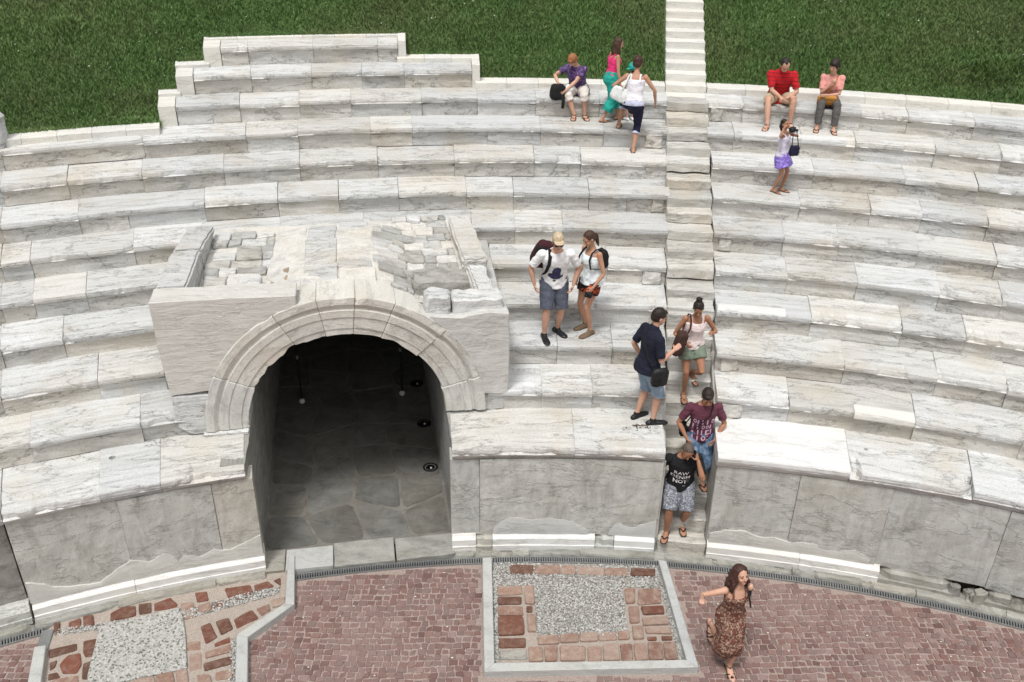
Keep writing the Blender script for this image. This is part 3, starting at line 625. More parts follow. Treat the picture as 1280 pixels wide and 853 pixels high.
# floor of irregular flagstones with pale joints
fl = tag(link('passage_floor', mesh('passage_floor', [G(-1.5, 16.95, -.003), G(1.5, 16.95, -.003), G(1.5, RE, -.003), G(-1.5, RE, -.003)], [(0, 1, 2, 3)], [(0, 0), (3, 0), (3, 9), (0, 9)]), 'flag_joint'), kind='structure')
rg = random.Random(5); NX, NY = 4, 10
gp = {(i, j): (-1.36 + 2.72 * i / NX + (rg.uniform(-.17, .17) if 0 < i < NX else 0), 17.08 + .72 * j + (rg.uniform(-.25, .25) if j else 0)) for i in range(NX + 1) for j in range(NY + 1)}
for i in range(NX):
    for j in range(NY):
        q = [gp[(i, j)], gp[(i + 1, j)], gp[(i + 1, j + 1)], gp[(i, j + 1)]]; cx = sum(p[0] for p in q) / 4; cy = sum(p[1] for p in q) / 4; pts = []
        for a in range(4):
            p, p2 = q[a], q[(a + 1) % 4]
            for f in (.08, .36, .64, .92):
                x = p[0] + (p2[0] - p[0]) * f; y = p[1] + (p2[1] - p[1]) * f; k = .945 + .03 * nz(x, y, 0, 5) - (.04 if f in (.08, .92) else 0)
                pts.append((cx + (x - cx) * k, cy + (y - cy) * k))
        o = extrude('flagstone', pts, -.05, .004 + rg.uniform(-.006, .008), 'flag', fl, GTR, .004, 0)
# threshold slabs in front of the passage
th = thing('passage_threshold', 'row of grey threshold slabs at the mouth of the passage', 'threshold', G(0, 16.8, 0))
for t0, t1, r0, r1, z, m_ in ((-1.36, -1.045, 16.60, 17.03, .045, 'concrete_dark'), (-1.03, -.37, 16.57, 16.99, .065, 'concrete'), (-.36, .50, 16.56, 17.05, .05, 'concrete_dark'), (.52, 1.36, 16.56, 17.02, .045, 'concrete_dark')):
    o = extrude('threshold_slab', [(t0, r0), (t1, r0), (t1, r1), (t0, r1)], -.1, z, m_, None, GTR, .008, .008 if m_ != 'concrete' else .002, 3); o.parent = th; o.matrix_parent_inverse = Matrix.Translation(-Vector(th.location))
# round floor lights, posts
def lathe(prof, n=20, cap=True):
    V = [(r * math.cos(2 * PI * i / n), r * math.sin(2 * PI * i / n), z) for r, z in prof for i in range(n)]
    F = [(j * n + i, j * n + (i + 1) % n, (j + 1) * n + (i + 1) % n, (j + 1) * n + i) for j in range(len(prof) - 1) for i in range(n)]
    if cap: F += [tuple(range(n))[::-1], tuple(range((len(prof) - 1) * n, len(prof) * n))]
    return V, F
M['lens'] = simple('dark_lens', (.01, .01, .012), .05, .1, bump=0); M['chip'] = simple('lamp_bulb', (.8, .8, .78), .2, .02)
for (x, y), lab in (((-2.386, 19.892), 'middle round black floor light along the passage right wall'), ((-2.163, 18.617), 'round black floor light nearest the passage mouth'), ((-2.646, 21.227), 'farthest round black floor light, deep in the dark passage')):
    L = thing('floor_light', lab, 'floor light', (x, y, .01), group='round lights set in the passage floor')
    link('rim', mesh('rim', *lathe([(.125, -.02), (.125, .008), (.115, .012), (.095, .012), (.09, -.01)], 24, False), smooth=False), 'iron', L)
    link('lens', mesh('lens', *lathe([(.092, -.004), (.07, .002), (.02, .003)], 24)), 'lens', L)
    V, F = lathe([(.001, -.02), (.014, -.012), (.02, .0), (.014, .012), (.001, .02)], 10); o = link('bulb', mesh('bulb', V, F), 'chip', L); o.location = (.015, -.03, .012)
for (x, y), lab in (((-4.653, 20.469), 'thin black post with a pale ball foot, left in the dark passage'), ((-2.869, 20.797), 'thin black post with a pale ball foot, right in the dark passage')):
    L = thing('barrier_post', lab, 'post', (x, y, 0), group='thin posts in the passage')
    link('pole', mesh('pole', *lathe([(.018, .1), (.018, 1.35), (.03, 1.36), (.03, 1.42)], 10)), 'iron', L)
    V, F = lathe([(.055 * math.sin(PI * i / 8) + .001, .06 - .055 * math.cos(PI * i / 8)) for i in range(9)], 14); link('ball_foot', mesh('ball_foot', V, F, smooth=True), 'glassball', L)
    link('clip', mesh('clip', *lathe([(.026, .95), (.026, 1.02)], 10)), 'steel', L)

# ------------------------------------------------------------------ drains
def drain(a0, a1, lab):
    D = thing('drain_channel', lab, 'drain', pol(R((a0 + a1) / 2), 16.49, 0)); DI = Matrix.Translation(-Vector(D.location))
    def dd(o): o.parent = D; o.matrix_parent_inverse = DI; return o
    n = max(4, int((a1 - a0) * 1.2))
    for name, r0, r1, z0, z1, m_ in (('edge_rail', 16.425, 16.44, -.05, .012, 'steel'), ('edge_rail', 16.53, 16.545, -.05, .012, 'steel'), ('channel_bed', 16.44, 16.53, -.06, -.035, 'pit')):
        V = []
        for i in range(n + 1):
            a = R(a0 + (a1 - a0) * i / n); V += [pol(a, r0, z0), pol(a, r0, z1), pol(a, r1, z1), pol(a, r1, z0)]
        F = [(i * 4 + j, i * 4 + j + 1, i * 4 + j + 5, i * 4 + j + 4) for i in range(n) for j in range(3)] + [(0, 3, 2, 1), (n * 4, n * 4 + 1, n * 4 + 2, n * 4 + 3)]
        dd(link(name, mesh(name, V, F), m_))
    V = []; F = []; m = int(R(a1 - a0) * 16.48 / .034)
    for i in range(m):
        a = R(a0) + (R(a1) - R(a0)) * (i + .5) / m; w = .0085 / 16.48; b = len(V)
        for z in (-.02, .006): V += [pol(a - w, 16.441, z), pol(a + w, 16.441, z), pol(a + w, 16.529, z), pol(a - w, 16.529, z)]
        F += [(b + 4, b + 5, b + 6, b + 7), (b, b + 1, b + 5, b + 4), (b + 1, b + 2, b + 6, b + 5), (b + 2, b + 3, b + 7, b + 6), (b + 3, b, b + 4, b + 7)]
    o = dd(link('grate_bars', mesh('grate_bars', V, F), 'steel')); o['kind'] = 'stuff'
drain(-13.65, 24, 'long curved steel drain grate between the red cobbles and the podium footing'); drain(-33, -24.6, 'short curved drain grate at the far left under the wall')

# ------------------------------------------------------------------ excavated pits with old brick footings
BR = [[[-0.84,16.353],[-0.492,16.361],[-0.494,16.176],[-0.838,16.179]],[[-0.484,16.354],[-0.118,16.355],[-0.125,16.181],[-0.486,16.176]],[[-0.11,16.355],[0.104,16.356],[0.095,16.19],[-0.117,16.181]],[[0.122,16.353],[0.508,16.332],[0.495,16.17],[0.113,16.187]],[[0.516,16.324],[0.863,16.333],[0.847,16.174],[0.503,16.17]],[[0.88,16.318],[1.233,16.304],[1.215,16.168],[0.865,16.175]],[[-1.003,15.914],[-0.666,15.94],[-0.654,15.79],[-1.0,15.754]],[[-0.999,15.736],[-0.666,15.737],[-0.667,15.605],[-0.996,15.58]],[[-0.995,15.546],[-0.654,15.554],[-0.642,15.402],[-0.992,15.387]],[[-0.984,15.36],[-0.642,15.375],[-0.626,15.059],[-0.972,15.032]],[[-0.966,14.994],[-0.611,15.002],[-0.607,14.855],[-0.955,14.832]],[[-0.947,14.786],[-0.608,14.809],[-0.597,14.657],[-0.94,14.644]],[[-0.627,15.934],[-0.503,15.944],[-0.494,15.585],[-0.621,15.606]],[[-0.603,15.555],[-0.523,15.557],[-0.524,15.461],[-0.604,15.466]],[[-0.592,15.436],[-0.479,15.412],[-0.471,15.11],[-0.586,15.108]],[[-0.46,15.047],[-0.179,15.069],[-0.184,14.917],[-0.462,14.899]],[[-0.167,15.069],[0.079,15.1],[0.071,14.954],[-0.172,14.936]],[[0.091,15.1],[0.325,15.118],[0.319,14.969],[0.083,14.954]],[[0.338,15.119],[0.578,15.143],[0.572,15.003],[0.327,14.979]],[[0.597,15.144],[0.741,15.16],[0.736,15.019],[0.589,15.003]],[[-0.583,14.856],[-0.403,14.86],[-0.396,14.626],[-0.573,14.61]],[[-0.379,14.869],[-0.21,14.886],[-0.219,14.636],[-0.372,14.626]],[[-0.179,14.874],[0.152,14.887],[0.137,14.643],[-0.183,14.63]],[[0.175,14.882],[0.357,14.892],[0.343,14.648],[0.167,14.644]],[[0.377,14.908],[0.577,14.928],[0.575,14.653],[0.366,14.648]],[[0.601,14.928],[0.76,14.947],[0.741,14.656],[0.594,14.653]],[[0.776,14.932],[0.928,14.935],[0.932,14.666],[0.765,14.657]],[[0.954,14.952],[1.139,14.971],[1.135,14.683],[0.944,14.666]],[[1.158,14.972],[1.322,14.982],[1.316,14.699],[1.147,14.683]],[[0.753,15.92],[0.9,15.934],[0.88,15.658],[0.75,15.638]],[[0.943,15.924],[1.255,15.932],[1.237,15.666],[0.909,15.624]],[[0.942,15.584],[1.249,15.604],[1.251,15.468],[0.964,15.448]],[[0.778,15.587],[0.919,15.597],[0.898,15.304],[0.765,15.291]],[[0.932,15.387],[1.286,15.412],[1.284,15.279],[0.934,15.249]],[[0.961,15.207],[1.296,15.224],[1.293,15.117],[0.958,15.12]],[[0.967,15.056],[1.09,15.065],[1.083,15.008],[0.967,14.999]],[[1.152,15.073],[1.294,15.076],[1.291,15.019],[1.149,15.009]],[[0.791,15.236],[0.934,15.249],[0.922,15.023],[0.779,15.007]]]
BL = [[[-6.791,15.131],[-6.711,15.144],[-6.635,14.958],[-6.7,14.938]],[[-6.598,15.147],[-6.479,15.226],[-6.408,15.057],[-6.543,14.986]],[[-6.462,15.253],[-6.337,15.279],[-6.251,15.105],[-6.371,15.05]],[[-6.127,15.311],[-6.005,15.432],[-5.841,15.464],[-5.768,15.281],[-6.066,15.178]],[[-5.815,15.496],[-5.655,15.52],[-5.587,15.343],[-5.737,15.301]],[[-5.616,15.509],[-5.429,15.634],[-5.293,15.508],[-5.279,15.449],[-5.565,15.363]],[[-5.255,15.509],[-5.089,15.545],[-4.994,15.287],[-5.111,15.219]],[[-5.125,15.707],[-4.971,15.739],[-4.893,15.578],[-5.042,15.534]],[[-5.015,15.467],[-4.866,15.538],[-4.793,15.409],[-4.961,15.319]],[[-4.843,15.559],[-4.664,15.603],[-4.621,15.504],[-4.775,15.409]],[[-4.76,15.806],[-4.412,15.89],[-4.316,15.713],[-4.588,15.513]],[[-4.364,15.879],[-4.189,15.967],[-4.074,15.864],[-4.314,15.742]],[[-4.114,15.969],[-4.03,16.027],[-3.995,15.875]],[[-4.07,15.597],[-3.886,15.662],[-3.846,15.522],[-4.007,15.458]],[[-4.478,15.252],[-4.279,15.432],[-4.138,15.279],[-4.389,15.083]],[[-4.691,15.19],[-4.541,15.27],[-4.431,15.082],[-4.555,14.968]],[[-4.867,15.11],[-4.762,15.188],[-4.587,14.93],[-4.708,14.818]],[[-4.608,14.838],[-4.438,14.952],[-4.39,14.861],[-4.583,14.774]],[[-4.969,14.849],[-4.8,14.889],[-4.744,14.735],[-4.918,14.706]],[[-4.679,14.676],[-4.388,14.825],[-4.346,14.701],[-4.65,14.582]],[[-4.64,14.502],[-4.326,14.631],[-4.287,14.51],[-4.593,14.391]],[[-4.874,14.654],[-4.726,14.693],[-4.641,14.434],[-4.779,14.38]],[[-4.451,14.37],[-4.264,14.425],[-4.221,14.291],[-4.417,14.254]],[[-4.664,14.315],[-4.503,14.335],[-4.443,14.187],[-4.61,14.184]],[[-4.221,15.434],[-4.07,15.536],[-4.018,15.418],[-4.119,15.318]],[[-6.661,14.686],[-6.35,14.8],[-6.296,14.687],[-6.593,14.547]],[[-6.291,14.845],[-6.11,14.896],[-6.002,14.594],[-6.144,14.574],[-6.213,14.66]],[[-6.418,14.447],[-6.377,14.604],[-6.233,14.642],[-6.143,14.453],[-6.145,14.317],[-6.318,14.314]],[[-6.554,14.478],[-6.475,14.515],[-6.456,14.412],[-6.493,14.36]],[[-6.497,14.31],[-6.397,14.339],[-6.323,14.263],[-6.452,14.211]],[[-6.401,14.229],[-6.116,14.301],[-6.035,14.121],[-6.388,14.082]],[[-6.134,14.47],[-5.985,14.553],[-5.866,14.24],[-6.051,14.236]],[[-5.42,14.249],[-5.185,14.304],[-5.114,14.141],[-5.418,14.102]],[[-5.177,14.321],[-4.982,14.382],[-4.877,14.146],[-5.095,14.125]],[[-4.959,14.393],[-4.822,14.43],[-4.705,14.149],[-4.845,14.13]]]
KRo = [(-1.227, 16.40), (1.395, 16.40), (1.534, 14.499), (-1.131, 14.375)]; KRi = [(-1.095, 16.42), (1.285, 16.42), (1.40, 14.614), (-1.008, 14.512)]
def kpiece(name, q, z0, z1, mat, parent, jit=.0): 
    o = extrude(name, q, z0, z1, mat, None, XY, .008, jit, 2 if jit else 0); o.parent = parent; o.matrix_parent_inverse = Matrix.Translation(-Vector(parent.location)); return o
pr_ = thing('brick_pit', 'rectangular pit with brick footings and grey gravel inside a square concrete kerb', 'excavation', (.15, 15.4, 0))
def lerp(a, b, t): return (a[0] + (b[0] - a[0]) * t, a[1] + (b[1] - a[1]) * t)
kpiece('kerb_beam', [KRo[0], KRi[0], KRi[3], KRo[3]], -.15, .10, 'concrete', pr_); kpiece('kerb_beam', [KRi[1], KRo[1], KRo[2], KRi[2]], -.15, .10, 'concrete', pr_)
kpiece('kerb_beam', [(KRo[3][0], KRo[3][1] - .0), KRo[2], KRi[2], KRi[3]], -.15, .1035, 'concrete', pr_)
def bed(name, q, z, mat, parent):
    me = mesh(name, [(x, y, z) for x, y in q], [tuple(range(len(q)))[::-1]]); boxuv(me); o = link(name, me, mat); o.parent = parent; o.matrix_parent_inverse = Matrix.Translation(-Vector(parent.location))
    if me.polygons[0].normal.z < 0: me.flip_normals()
    return o
bed('mortar_bed', KRi, -.006, 'pit_mortar', pr_)
def brick(q, parent, mat, rgn, z):
    cx = sum(p[0] for p in q) / len(q); cy = sum(p[1] for p in q) / len(q); pts = []
    for i in range(len(q)):
        p, p2 = q[i], q[(i + 1) % len(q)]
        for f in (.07, .5, .93): 
            x, y = p[0] + (p2[0] - p[0]) * f, p[1] + (p2[1] - p[1]) * f; k = .985 + .05 * nz(x, y, 0, 9); pts.append((cx + (x - cx) * k, cy + (y - cy) * k))
    o = extrude('brick', pts, -.1, z, mat, None, XY, .008, .006, 1); o.parent = parent; o.matrix_parent_inverse = Matrix.Translation(-Vector(parent.location))
DARKR = {0, 5, 7, 9, 10, 13, 31, 35, 36}; PAL = {11}
for i, q in enumerate(BR): brick(q, pr_, 'brick_dark' if i in DARKR else ('rubble' if i in PAL else 'brick_pale'), random, .030 + random.uniform(-.012, .008))
pl_ = thing('brick_pit', 'irregular pit with dark red brick footings and a pebbly slab, at lower left', 'excavation', (-5.3, 15.0, 0))
PALEL = {6, 8, 13, 18, 19, 21, 22, 23, 24, 30, 32, 33, 34}
for i, q in enumerate(BL): brick(q, pl_, 'brick_pale' if i in PALEL else 'brick_dark', random, .012 + random.uniform(-.012, .012))
OUT = [(-3.93, 16.34), (-3.9, 15.97), (-3.75, 15.46), (-4.24, 14.89), (-4.0, 13.6), (-6.35, 13.6), (-6.72, 14.66), (-6.83, 15.02), (-6.6, 15.38), (-5.6, 15.72), (-4.6, 16.08), (-4.2, 16.3)]
bed('mortar_bed', OUT, -.006, 'pit_mortar', pl_)
kpiece('pebble_slab', [(-6.164, 15.071), (-5.235, 15.428), (-5.118, 15.209), (-5.011, 14.967), (-4.817, 14.421), (-5.462, 14.223), (-5.629, 14.105), (-5.85, 13.9), (-6.0, 14.3)][::-1], -.1, .028, 'aggregate', pl_)
kpiece('kerb_beam', [(-3.985, 16.36), (-3.90, 16.38), (-3.70, 15.445), (-3.83, 15.462)], -.15, .10, 'concrete', pl_)
kpiece('kerb_beam', [(-3.832, 15.46), (-3.70, 15.443), (-4.168, 14.865), (-4.322, 14.898)], -.15, .103, 'concrete', pl_)
kpiece('kerb_beam', [(-4.322, 14.896), (-4.168, 14.863), (-3.80, 13.4), (-3.95, 13.4)], -.15, .10, 'concrete', pl_)
kpiece('kerb_beam', [(-6.80, 14.645), (-6.666, 14.676), (-6.22, 13.4), (-6.40, 13.4)], -.15, .10, 'concrete', pl_)
kpiece('grate_plate', [(-6.885, 14.99), (-6.735, 15.02), (-6.67, 14.69), (-6.80, 14.66)], -.05, .02, 'steel', pl_)
# gravel
def gravel(name, polys, n, parent, z0=-.008):
    V = []; F = []; T = []
    def inside(x, y, q):
        c = False; j = len(q) - 1
        for i in range(len(q)):
            if (q[i][1] > y) != (q[j][1] > y) and x < (q[j][0] - q[i][0]) * (y - q[i][1]) / (q[j][1] - q[i][1]) + q[i][0]: c = not c
            j = i
        return c
    for q, m in polys:
        xs = [p[0] for p in q]; ys = [p[1] for p in q]; k = 0
        while k < m:
            x, y = random.uniform(min(xs), max(xs)), random.uniform(min(ys), max(ys))
            if not inside(x, y, q): continue
            k += 1; s = random.uniform(.007, .018); z = z0 + random.uniform(0, .025); b = len(V); th = random.random() * 6; tv = random.random()
            for i in range(4): V.append((x + s * math.cos(th + i * PI / 2) * random.uniform(.7, 1.2), y + s * math.sin(th + i * PI / 2), z))
            V.append((x, y, z + s * .8)); F += [(b + i, b + (i + 1) % 4, b + 4) for i in range(4)]; T += [tv] * 5
    me = mesh(name, V, F); at = me.attributes.new('tone', 'FLOAT', 'POINT'); at.data.foreach_set('value', T)
    o = link(name, me, 'gravel'); o['kind'] = 'stuff'; o.parent = parent; o.matrix_parent_inverse = Matrix.Translation(-Vector(parent.location))
t = NT('grey_gravel'); t.color(t.ramp(t.n('Attribute', attribute_name='tone').outputs['Fac'], [(0, (.14, .136, .125)), (.3, (.30, .295, .275)), (.6, (.43, .425, .40)), (1, (.60, .59, .56))])); M['gravel'] = t.m
GB = [(-.488, 16.0), (.73, 16.0), (.725, 15.08), (-.47, 15.0)]
gravel('gravel', [(GB, 6500), ([(-1.08, 16.40), (1.28, 16.40), (1.29, 15.95), (-1.07, 15.96)], 5200), ([(-1.07, 15.96), (-1.0, 15.96), (-.95, 14.53), (-1.0, 14.53)], 700), ([(1.26, 15.95), (1.33, 15.95), (1.40, 14.62), (1.33, 14.62)], 650)], 0, pr_)
gravel('gravel', [([(-6.7, 14.92), (-5.1, 15.24), (-4.0, 15.72), (-4.0, 15.86), (-4.4, 15.73), (-5.2, 15.38), (-6.68, 15.02)], 2600), ([(-4.42, 14.92), (-4.33, 14.9), (-3.98, 13.6), (-4.1, 13.6)], 600)], 0, pl_)

# ------------------------------------------------------------------ red cobbles
def poly_in(x, y, q):
    c = False; j = len(q) - 1
    for i in range(len(q)):
        if (q[i][1] > y) != (q[j][1] > y) and x < (q[j][0] - q[i][0]) * (y - q[i][1]) / (q[j][1] - q[i][1]) + q[i][0]: c = not c
        j = i
    return c
LEFTPIT = [(-3.90, 16.5), (-3.70, 15.44), (-4.17, 14.86), (-3.78, 13.2), (-6.45, 13.2), (-6.80, 14.66), (-6.88, 15.0), (-6.75, 15.6), (-6.6, 16.5)]
cob = tag(link('cobble_paving', mesh('cobble_paving', [pol(R(-36 + i * 2), 16.43, -.013) for i in range(33)] + [(12, 10.5, -.013), (-12, 10.5, -.013)], [tuple(range(35))]), 'joint_sand'), kind='structure')
CV = [(-.5, -.5, -.04), (.5, -.5, -.04), (.5, .5, -.04), (-.5, .5, -.04), (-.49, -.49, -.007), (.49, -.49, -.007), (.49, .49, -.007), (-.49, .49, -.007), (-.42, -.40, 0), (.42, -.42, 0), (.41, .42, 0), (-.41, .41, 0)]
CF = [(0, 1, 5, 4), (1, 2, 6, 5), (2, 3, 7, 6), (3, 0, 4, 7), (4, 5, 9, 8), (5, 6, 10, 9), (6, 7, 11, 10), (7, 4, 8, 11), (8, 9, 10, 11)]
cells = []; y = 12.4; rg = random.Random(21)
while y < 16.6:
    hgt = rg.uniform(.082, .10); x = -8.6 + rg.uniform(0, .1)
    while x < 7.6:
        w = rg.uniform(.082, .125); cx, cy = x + w / 2, y + hgt / 2 + .05 * math.sin(x * 1.3 + y) + .02 * nz(x, y, 0, 2.2)
        if math.hypot(cx, cy) < 16.37 and not poly_in(cx, cy, [(-1.29, 16.6), (1.45, 16.6), (1.60, 14.44), (-1.19, 14.32)]) and not poly_in(cx, cy, LEFTPIT):
            cells.append((cx, cy, w - .011, hgt - .011, rg.gauss(0, .06), rg.uniform(-.010, .004), rg.random()))
        x += w
    y += hgt
camx, camy = -.86, 6.5
def vis(c):
    return 14.15 < c[1] and -7.2 < c[0] < 5.7
near = sorted([c for c in cells if vis(c)], key=lambda c: c[1] + abs(c[0]) * .02)[:295]; ns = set(near)
def cobv(c):
    cx, cy, w, h, rot, dz, tn = c; co, si = math.cos(rot), math.sin(rot); j = random.Random(int(cx * 9999 + cy * 77777)); out = []
    jj = [(j.uniform(-.012, .012), j.uniform(-.012, .012)) for _ in range(4)]
    for n_, (a, b, z) in enumerate(CV):
        x_, y_ = a * w + jj[n_ % 4][0], b * h + jj[n_ % 4][1]; out.append((cx + x_ * co - y_ * si, cy + x_ * si + y_ * co, z + dz))
    return out
V = []; F = []; T = []
for c in cells:
    if c in ns: continue
    b = len(V); V += cobv(c); F += [tuple(b + i for i in f) for f in CF]; T += [c[6]] * 12
me = mesh('cobbles', V, F); at = me.attributes.new('tone', 'FLOAT', 'POINT'); at.data.foreach_set('value', T)
o = link('cobbles', me, 'cobble', cob); o['kind'] = 'stuff'
for c in near:
    me = mesh('cobble', cobv(c), CF); at = me.attributes.new('tone', 'FLOAT', 'POINT'); at.data.foreach_set('value', [c[6]] * 12); link('cobble', me, 'cobble', cob)
# ------------------------------------------------------------------ people
def fabric(name, col, nzv=.18, sc=14, rough=.9):
    t = NT(name); ob = t.coord('Object'); n = t.noise(ob, sc, 6, .6); w = t.noise(ob, 260, 2, .5)
    lo = tuple(c * (1 - nzv) for c in col[:3]); hi = tuple(min(1, c * (1 + nzv)) for c in col[:3])
    t.b.inputs['Roughness'].default_value = rough; t.bump(w, .25, .003, t.bump(t.noise(ob, 11, 3, .55, 1.5), .55, .02))
    return t.color(t.ramp(n, [(.3, lo), (.7, hi)]))
def skinmat(name, col):
    t = NT(name); ob = t.coord('Object'); n = t.noise(ob, 7, 5, .6)
    t.b.inputs['Roughness'].default_value = .55; t.b.inputs['Subsurface Weight'].default_value = .0
    lo = (col[0] * .84, col[1] * .76, col[2] * .72); t.bump(t.noise(ob, 120, 2, .5), .1, .002)
    return t.color(t.ramp(n, [(.3, lo), (.7, col)]))
for nm, c in dict(skin_fair=(.60, .36, .26), skin_mid=(.50, .28, .185), skin_tan=(.40, .205, .125), skin_brown=(.34, .17, .10)).items(): M[nm] = skinmat(nm, c)
def hairmat(name, col):
    t = NT(name); ob = t.coord('Object', (60, 60, 9)); n = t.noise(ob, 1, 5, .7)
    t.b.inputs['Roughness'].default_value = .5; t.bump(n, .7, .01)
    return t.color(t.ramp(n, [(.3, tuple(x * .55 for x in col)), (.7, tuple(min(1, x * 1.5) for x in col))]))
for nm, c in dict(hair_dark=(.022, .015, .012), hair_brown=(.06, .032, .02), hair_reddish=(.30, .125, .05), hair_chest=(.055, .024, .018), hair_sand=(.50, .40, .27), hair_shaved=(.10, .075, .06)).items(): M[nm] = hairmat(nm, c)
for nm, c in dict(white=(.80, .80, .80), cool_white=(.74, .80, .82), navy=(.012, .014, .028), black=(.012, .012, .013), slate=(.085, .095, .125), olive=(.17, .21, .16), burgundy=(.115, .035, .055), purple=(.085, .035, .14),
                  linen=(.66, .61, .56), pinkhot=(.75, .045, .19), teal=(.02, .33, .27), darknavy=(.012, .012, .035), lilac=(.50, .52, .66), rose=(.72, .33, .29), grey=(.10, .095, .09), beige=(.52, .42, .29), mustard=(.42, .20, .045), blush=(.78, .66, .64),
                  maroon=(.045, .012, .016), brown=(.055, .028, .022), shoe_brown=(.16, .11, .07), tote=(.62, .63, .62), charcoal=(.07, .07, .075), lightlilac=(.70, .66, .78)).items():
    M['f_' + nm] = fabric('cloth_' + nm, c)
M['leather'] = simple('black_leather', (.015, .015, .016), .38, .2, 40); M['rubber'] = simple('dark_sole', (.03, .028, .026), .7)
M['eye'] = simple('dark_eye', (.02, .015, .012), .3, bump=0); M['lip'] = simple('lips', (.40, .14, .12), .5, bump=0); M['brow'] = simple('eyebrow', (.05, .03, .02))
def jeans():
    t = NT('washed_denim'); ob = t.coord('Object'); n = t.noise(ob, 7, 6, .65); w = t.noise(ob, 200, 2, .6)
    c = t.ramp(n, [(.32, (.045, .085, .16)), (.52, (.12, .20, .32)), (.70, (.36, .45, .56))]); t.bump(w, .3, .003, t.bump(n, .5, .02)); return t.color(c)
M['denim'] = jeans()
t = NT('pale_denim'); ob = t.coord('Object'); n = t.noise(ob, 9, 6, .65); t.bump(n, .5, .015); t.color(t.ramp(n, [(.3, (.17, .24, .33)), (.6, (.30, .39, .48)), (.75, (.44, .52, .60))])); M['pale_denim'] = t.m
def stripes():
    t = NT('red_striped_knit'); ob = t.coord('Object'); z = t.n('SeparateXYZ', i_0=ob).outputs[2]
    s = t.n('Math', operation='FRACT', i_0=t.n('Math', operation='MULTIPLY', i_0=z, i_1=15.0).outputs[0]).outputs[0]
    c = t.ramp(s, [(0, (.50, .012, .018)), (.70, (.14, .012, .02)), (.86, (.50, .012, .018))], 'CONSTANT'); n = t.noise(ob, 10, 4, .6); t.bump(n, .5, .02)
    return t.color(t.mix(t.ramp(n, [(.3, G1(.3)), (.6, G1(0))]), c, (.25, .01, .015)))
M['red_stripe'] = stripes()
def spots(name, cols, sc, dist=1.2):
    t = NT(name); ob = t.coord('Object'); n = t.noise(ob, sc, 3, .5, dist); v = t.n('TexVoronoi', i_Vector=ob, i_Scale=sc * 1.6); f = t.n('Math', operation='MULTIPLY_ADD', i_0=v.outputs['Distance'], i_1=.35, i_2=n).outputs[0]
    t.bump(t.noise(ob, 10, 3, .5), .5, .02); k = len(cols)
    return t.color(t.ramp(f, [(.40 + .34 * i / k, c) for i, c in enumerate(cols)], 'CONSTANT'))
M['dress_print'] = spots('brown_leaf_print', [(.055, .022, .016), (.27, .15, .105), (.085, .03, .022), (.40, .28, .21), (.13, .05, .036)], 15)
M['camo'] = spots('grey_flower_print', [(.06, .065, .085), (.30, .32, .36), (.10, .105, .13), (.42, .44, .47), (.15, .16, .19)], 14)
M['floral_black'] = spots('black_shorts_with_orange_flowers', [(.012, .012, .014), (.015, .015, .018), (.02, .02, .02), (.55, .085, .02), (.014, .014, .016)], 9)
M['purple_ruffle'] = spots('violet_ruffle_print', [(.13, .07, .36), (.30, .18, .60), (.18, .10, .48), (.42, .38, .78), (.24, .15, .55)], 11)
M['lace'] = spots('white_lace', [(.62, .60, .64), (.78, .76, .80), (.58, .55, .60), (.80, .80, .82), (.70, .67, .72)], 30)
M['pattern_purple'] = spots('purple_print_top', [(.06, .03, .105), (.10, .055, .16), (.05, .022, .09), (.20, .15, .28), (.075, .035, .125)], 9)

def V3(*a): return Vector(a)
def tube(path, radii, n=14, side=None, cap=True):
    """closed tube through points; radii: floats or (across, along-depth); side = direction of 'across'"""
    P = [Vector(p) for p in path]; Rr = [(r, r) if not isinstance(r, (tuple, list)) else r for r in radii]
    rings = []; sref = Vector(side) if side is not None else None
    for i, p in enumerate(P):
        d = (P[min(i + 1, len(P) - 1)] - P[max(i - 1, 0)]).normalized()
        s = sref if sref is not None else (V3(1, 0, 0) if abs(d.x) < .8 else V3(0, 1, 0))
        s = (s - d * s.dot(d)).normalized(); t = d.cross(s)
        rings.append((p, d, s, t, Rr[i]))
    if cap:
        def capr(q, sg):
            p, d, s, t, r = q; m = min(r); return [(p + d * sg * m * .55, d, s, t, (r[0] * .80, r[1] * .80)), (p + d * sg * m * .88, d, s, t, (r[0] * .42, r[1] * .42))]
        rings = capr(rings[0], -1)[::-1] + rings + capr(rings[-1], 1)
    Vt = []; F = []
    for p, d, s, t, r in rings:
        for k in range(n): a = 2 * PI * k / n; Vt.append(p + s * math.cos(a) * r[0] + t * math.sin(a) * r[1])
    for i in range(len(rings) - 1):
        for k in range(n): F.append((i * n + k, i * n + (k + 1) % n, (i + 1) * n + (k + 1) % n, (i + 1) * n + k))
    F.append(tuple(range(n))[::-1]); F.append(tuple((len(rings) - 1) * n + k for k in range(n)))
    return Vt, F
def ball(c, rx, ry, rz, M3=None, n=14, m=10):
    Vt = []; F = []; c = Vector(c)
    for i in range(m + 1):
        ph = PI * i / m
        for k in range(n):
            a = 2 * PI * k / n; v = Vector((rx * math.cos(a) * max(.02, math.sin(ph)), ry * math.sin(a) * max(.02, math.sin(ph)), rz * math.cos(ph)))
            Vt.append(c + (M3 @ v if M3 is not None else v))
    for i in range(m):
        for k in range(n): F.append((i * n + (k + 1) % n, i * n + k, (i + 1) * n + k, (i + 1) * n + (k + 1) % n))
    F.append(tuple(range(n))); F.append(tuple(m * n + k for k in range(n))[::-1])
    return Vt, F
def join(parts):
    Vt = []; F = []
    for v, f in parts: b = len(Vt); Vt += v; F += [tuple(b + i for i in q) for q in f]
    return Vt, F
TMPS = []
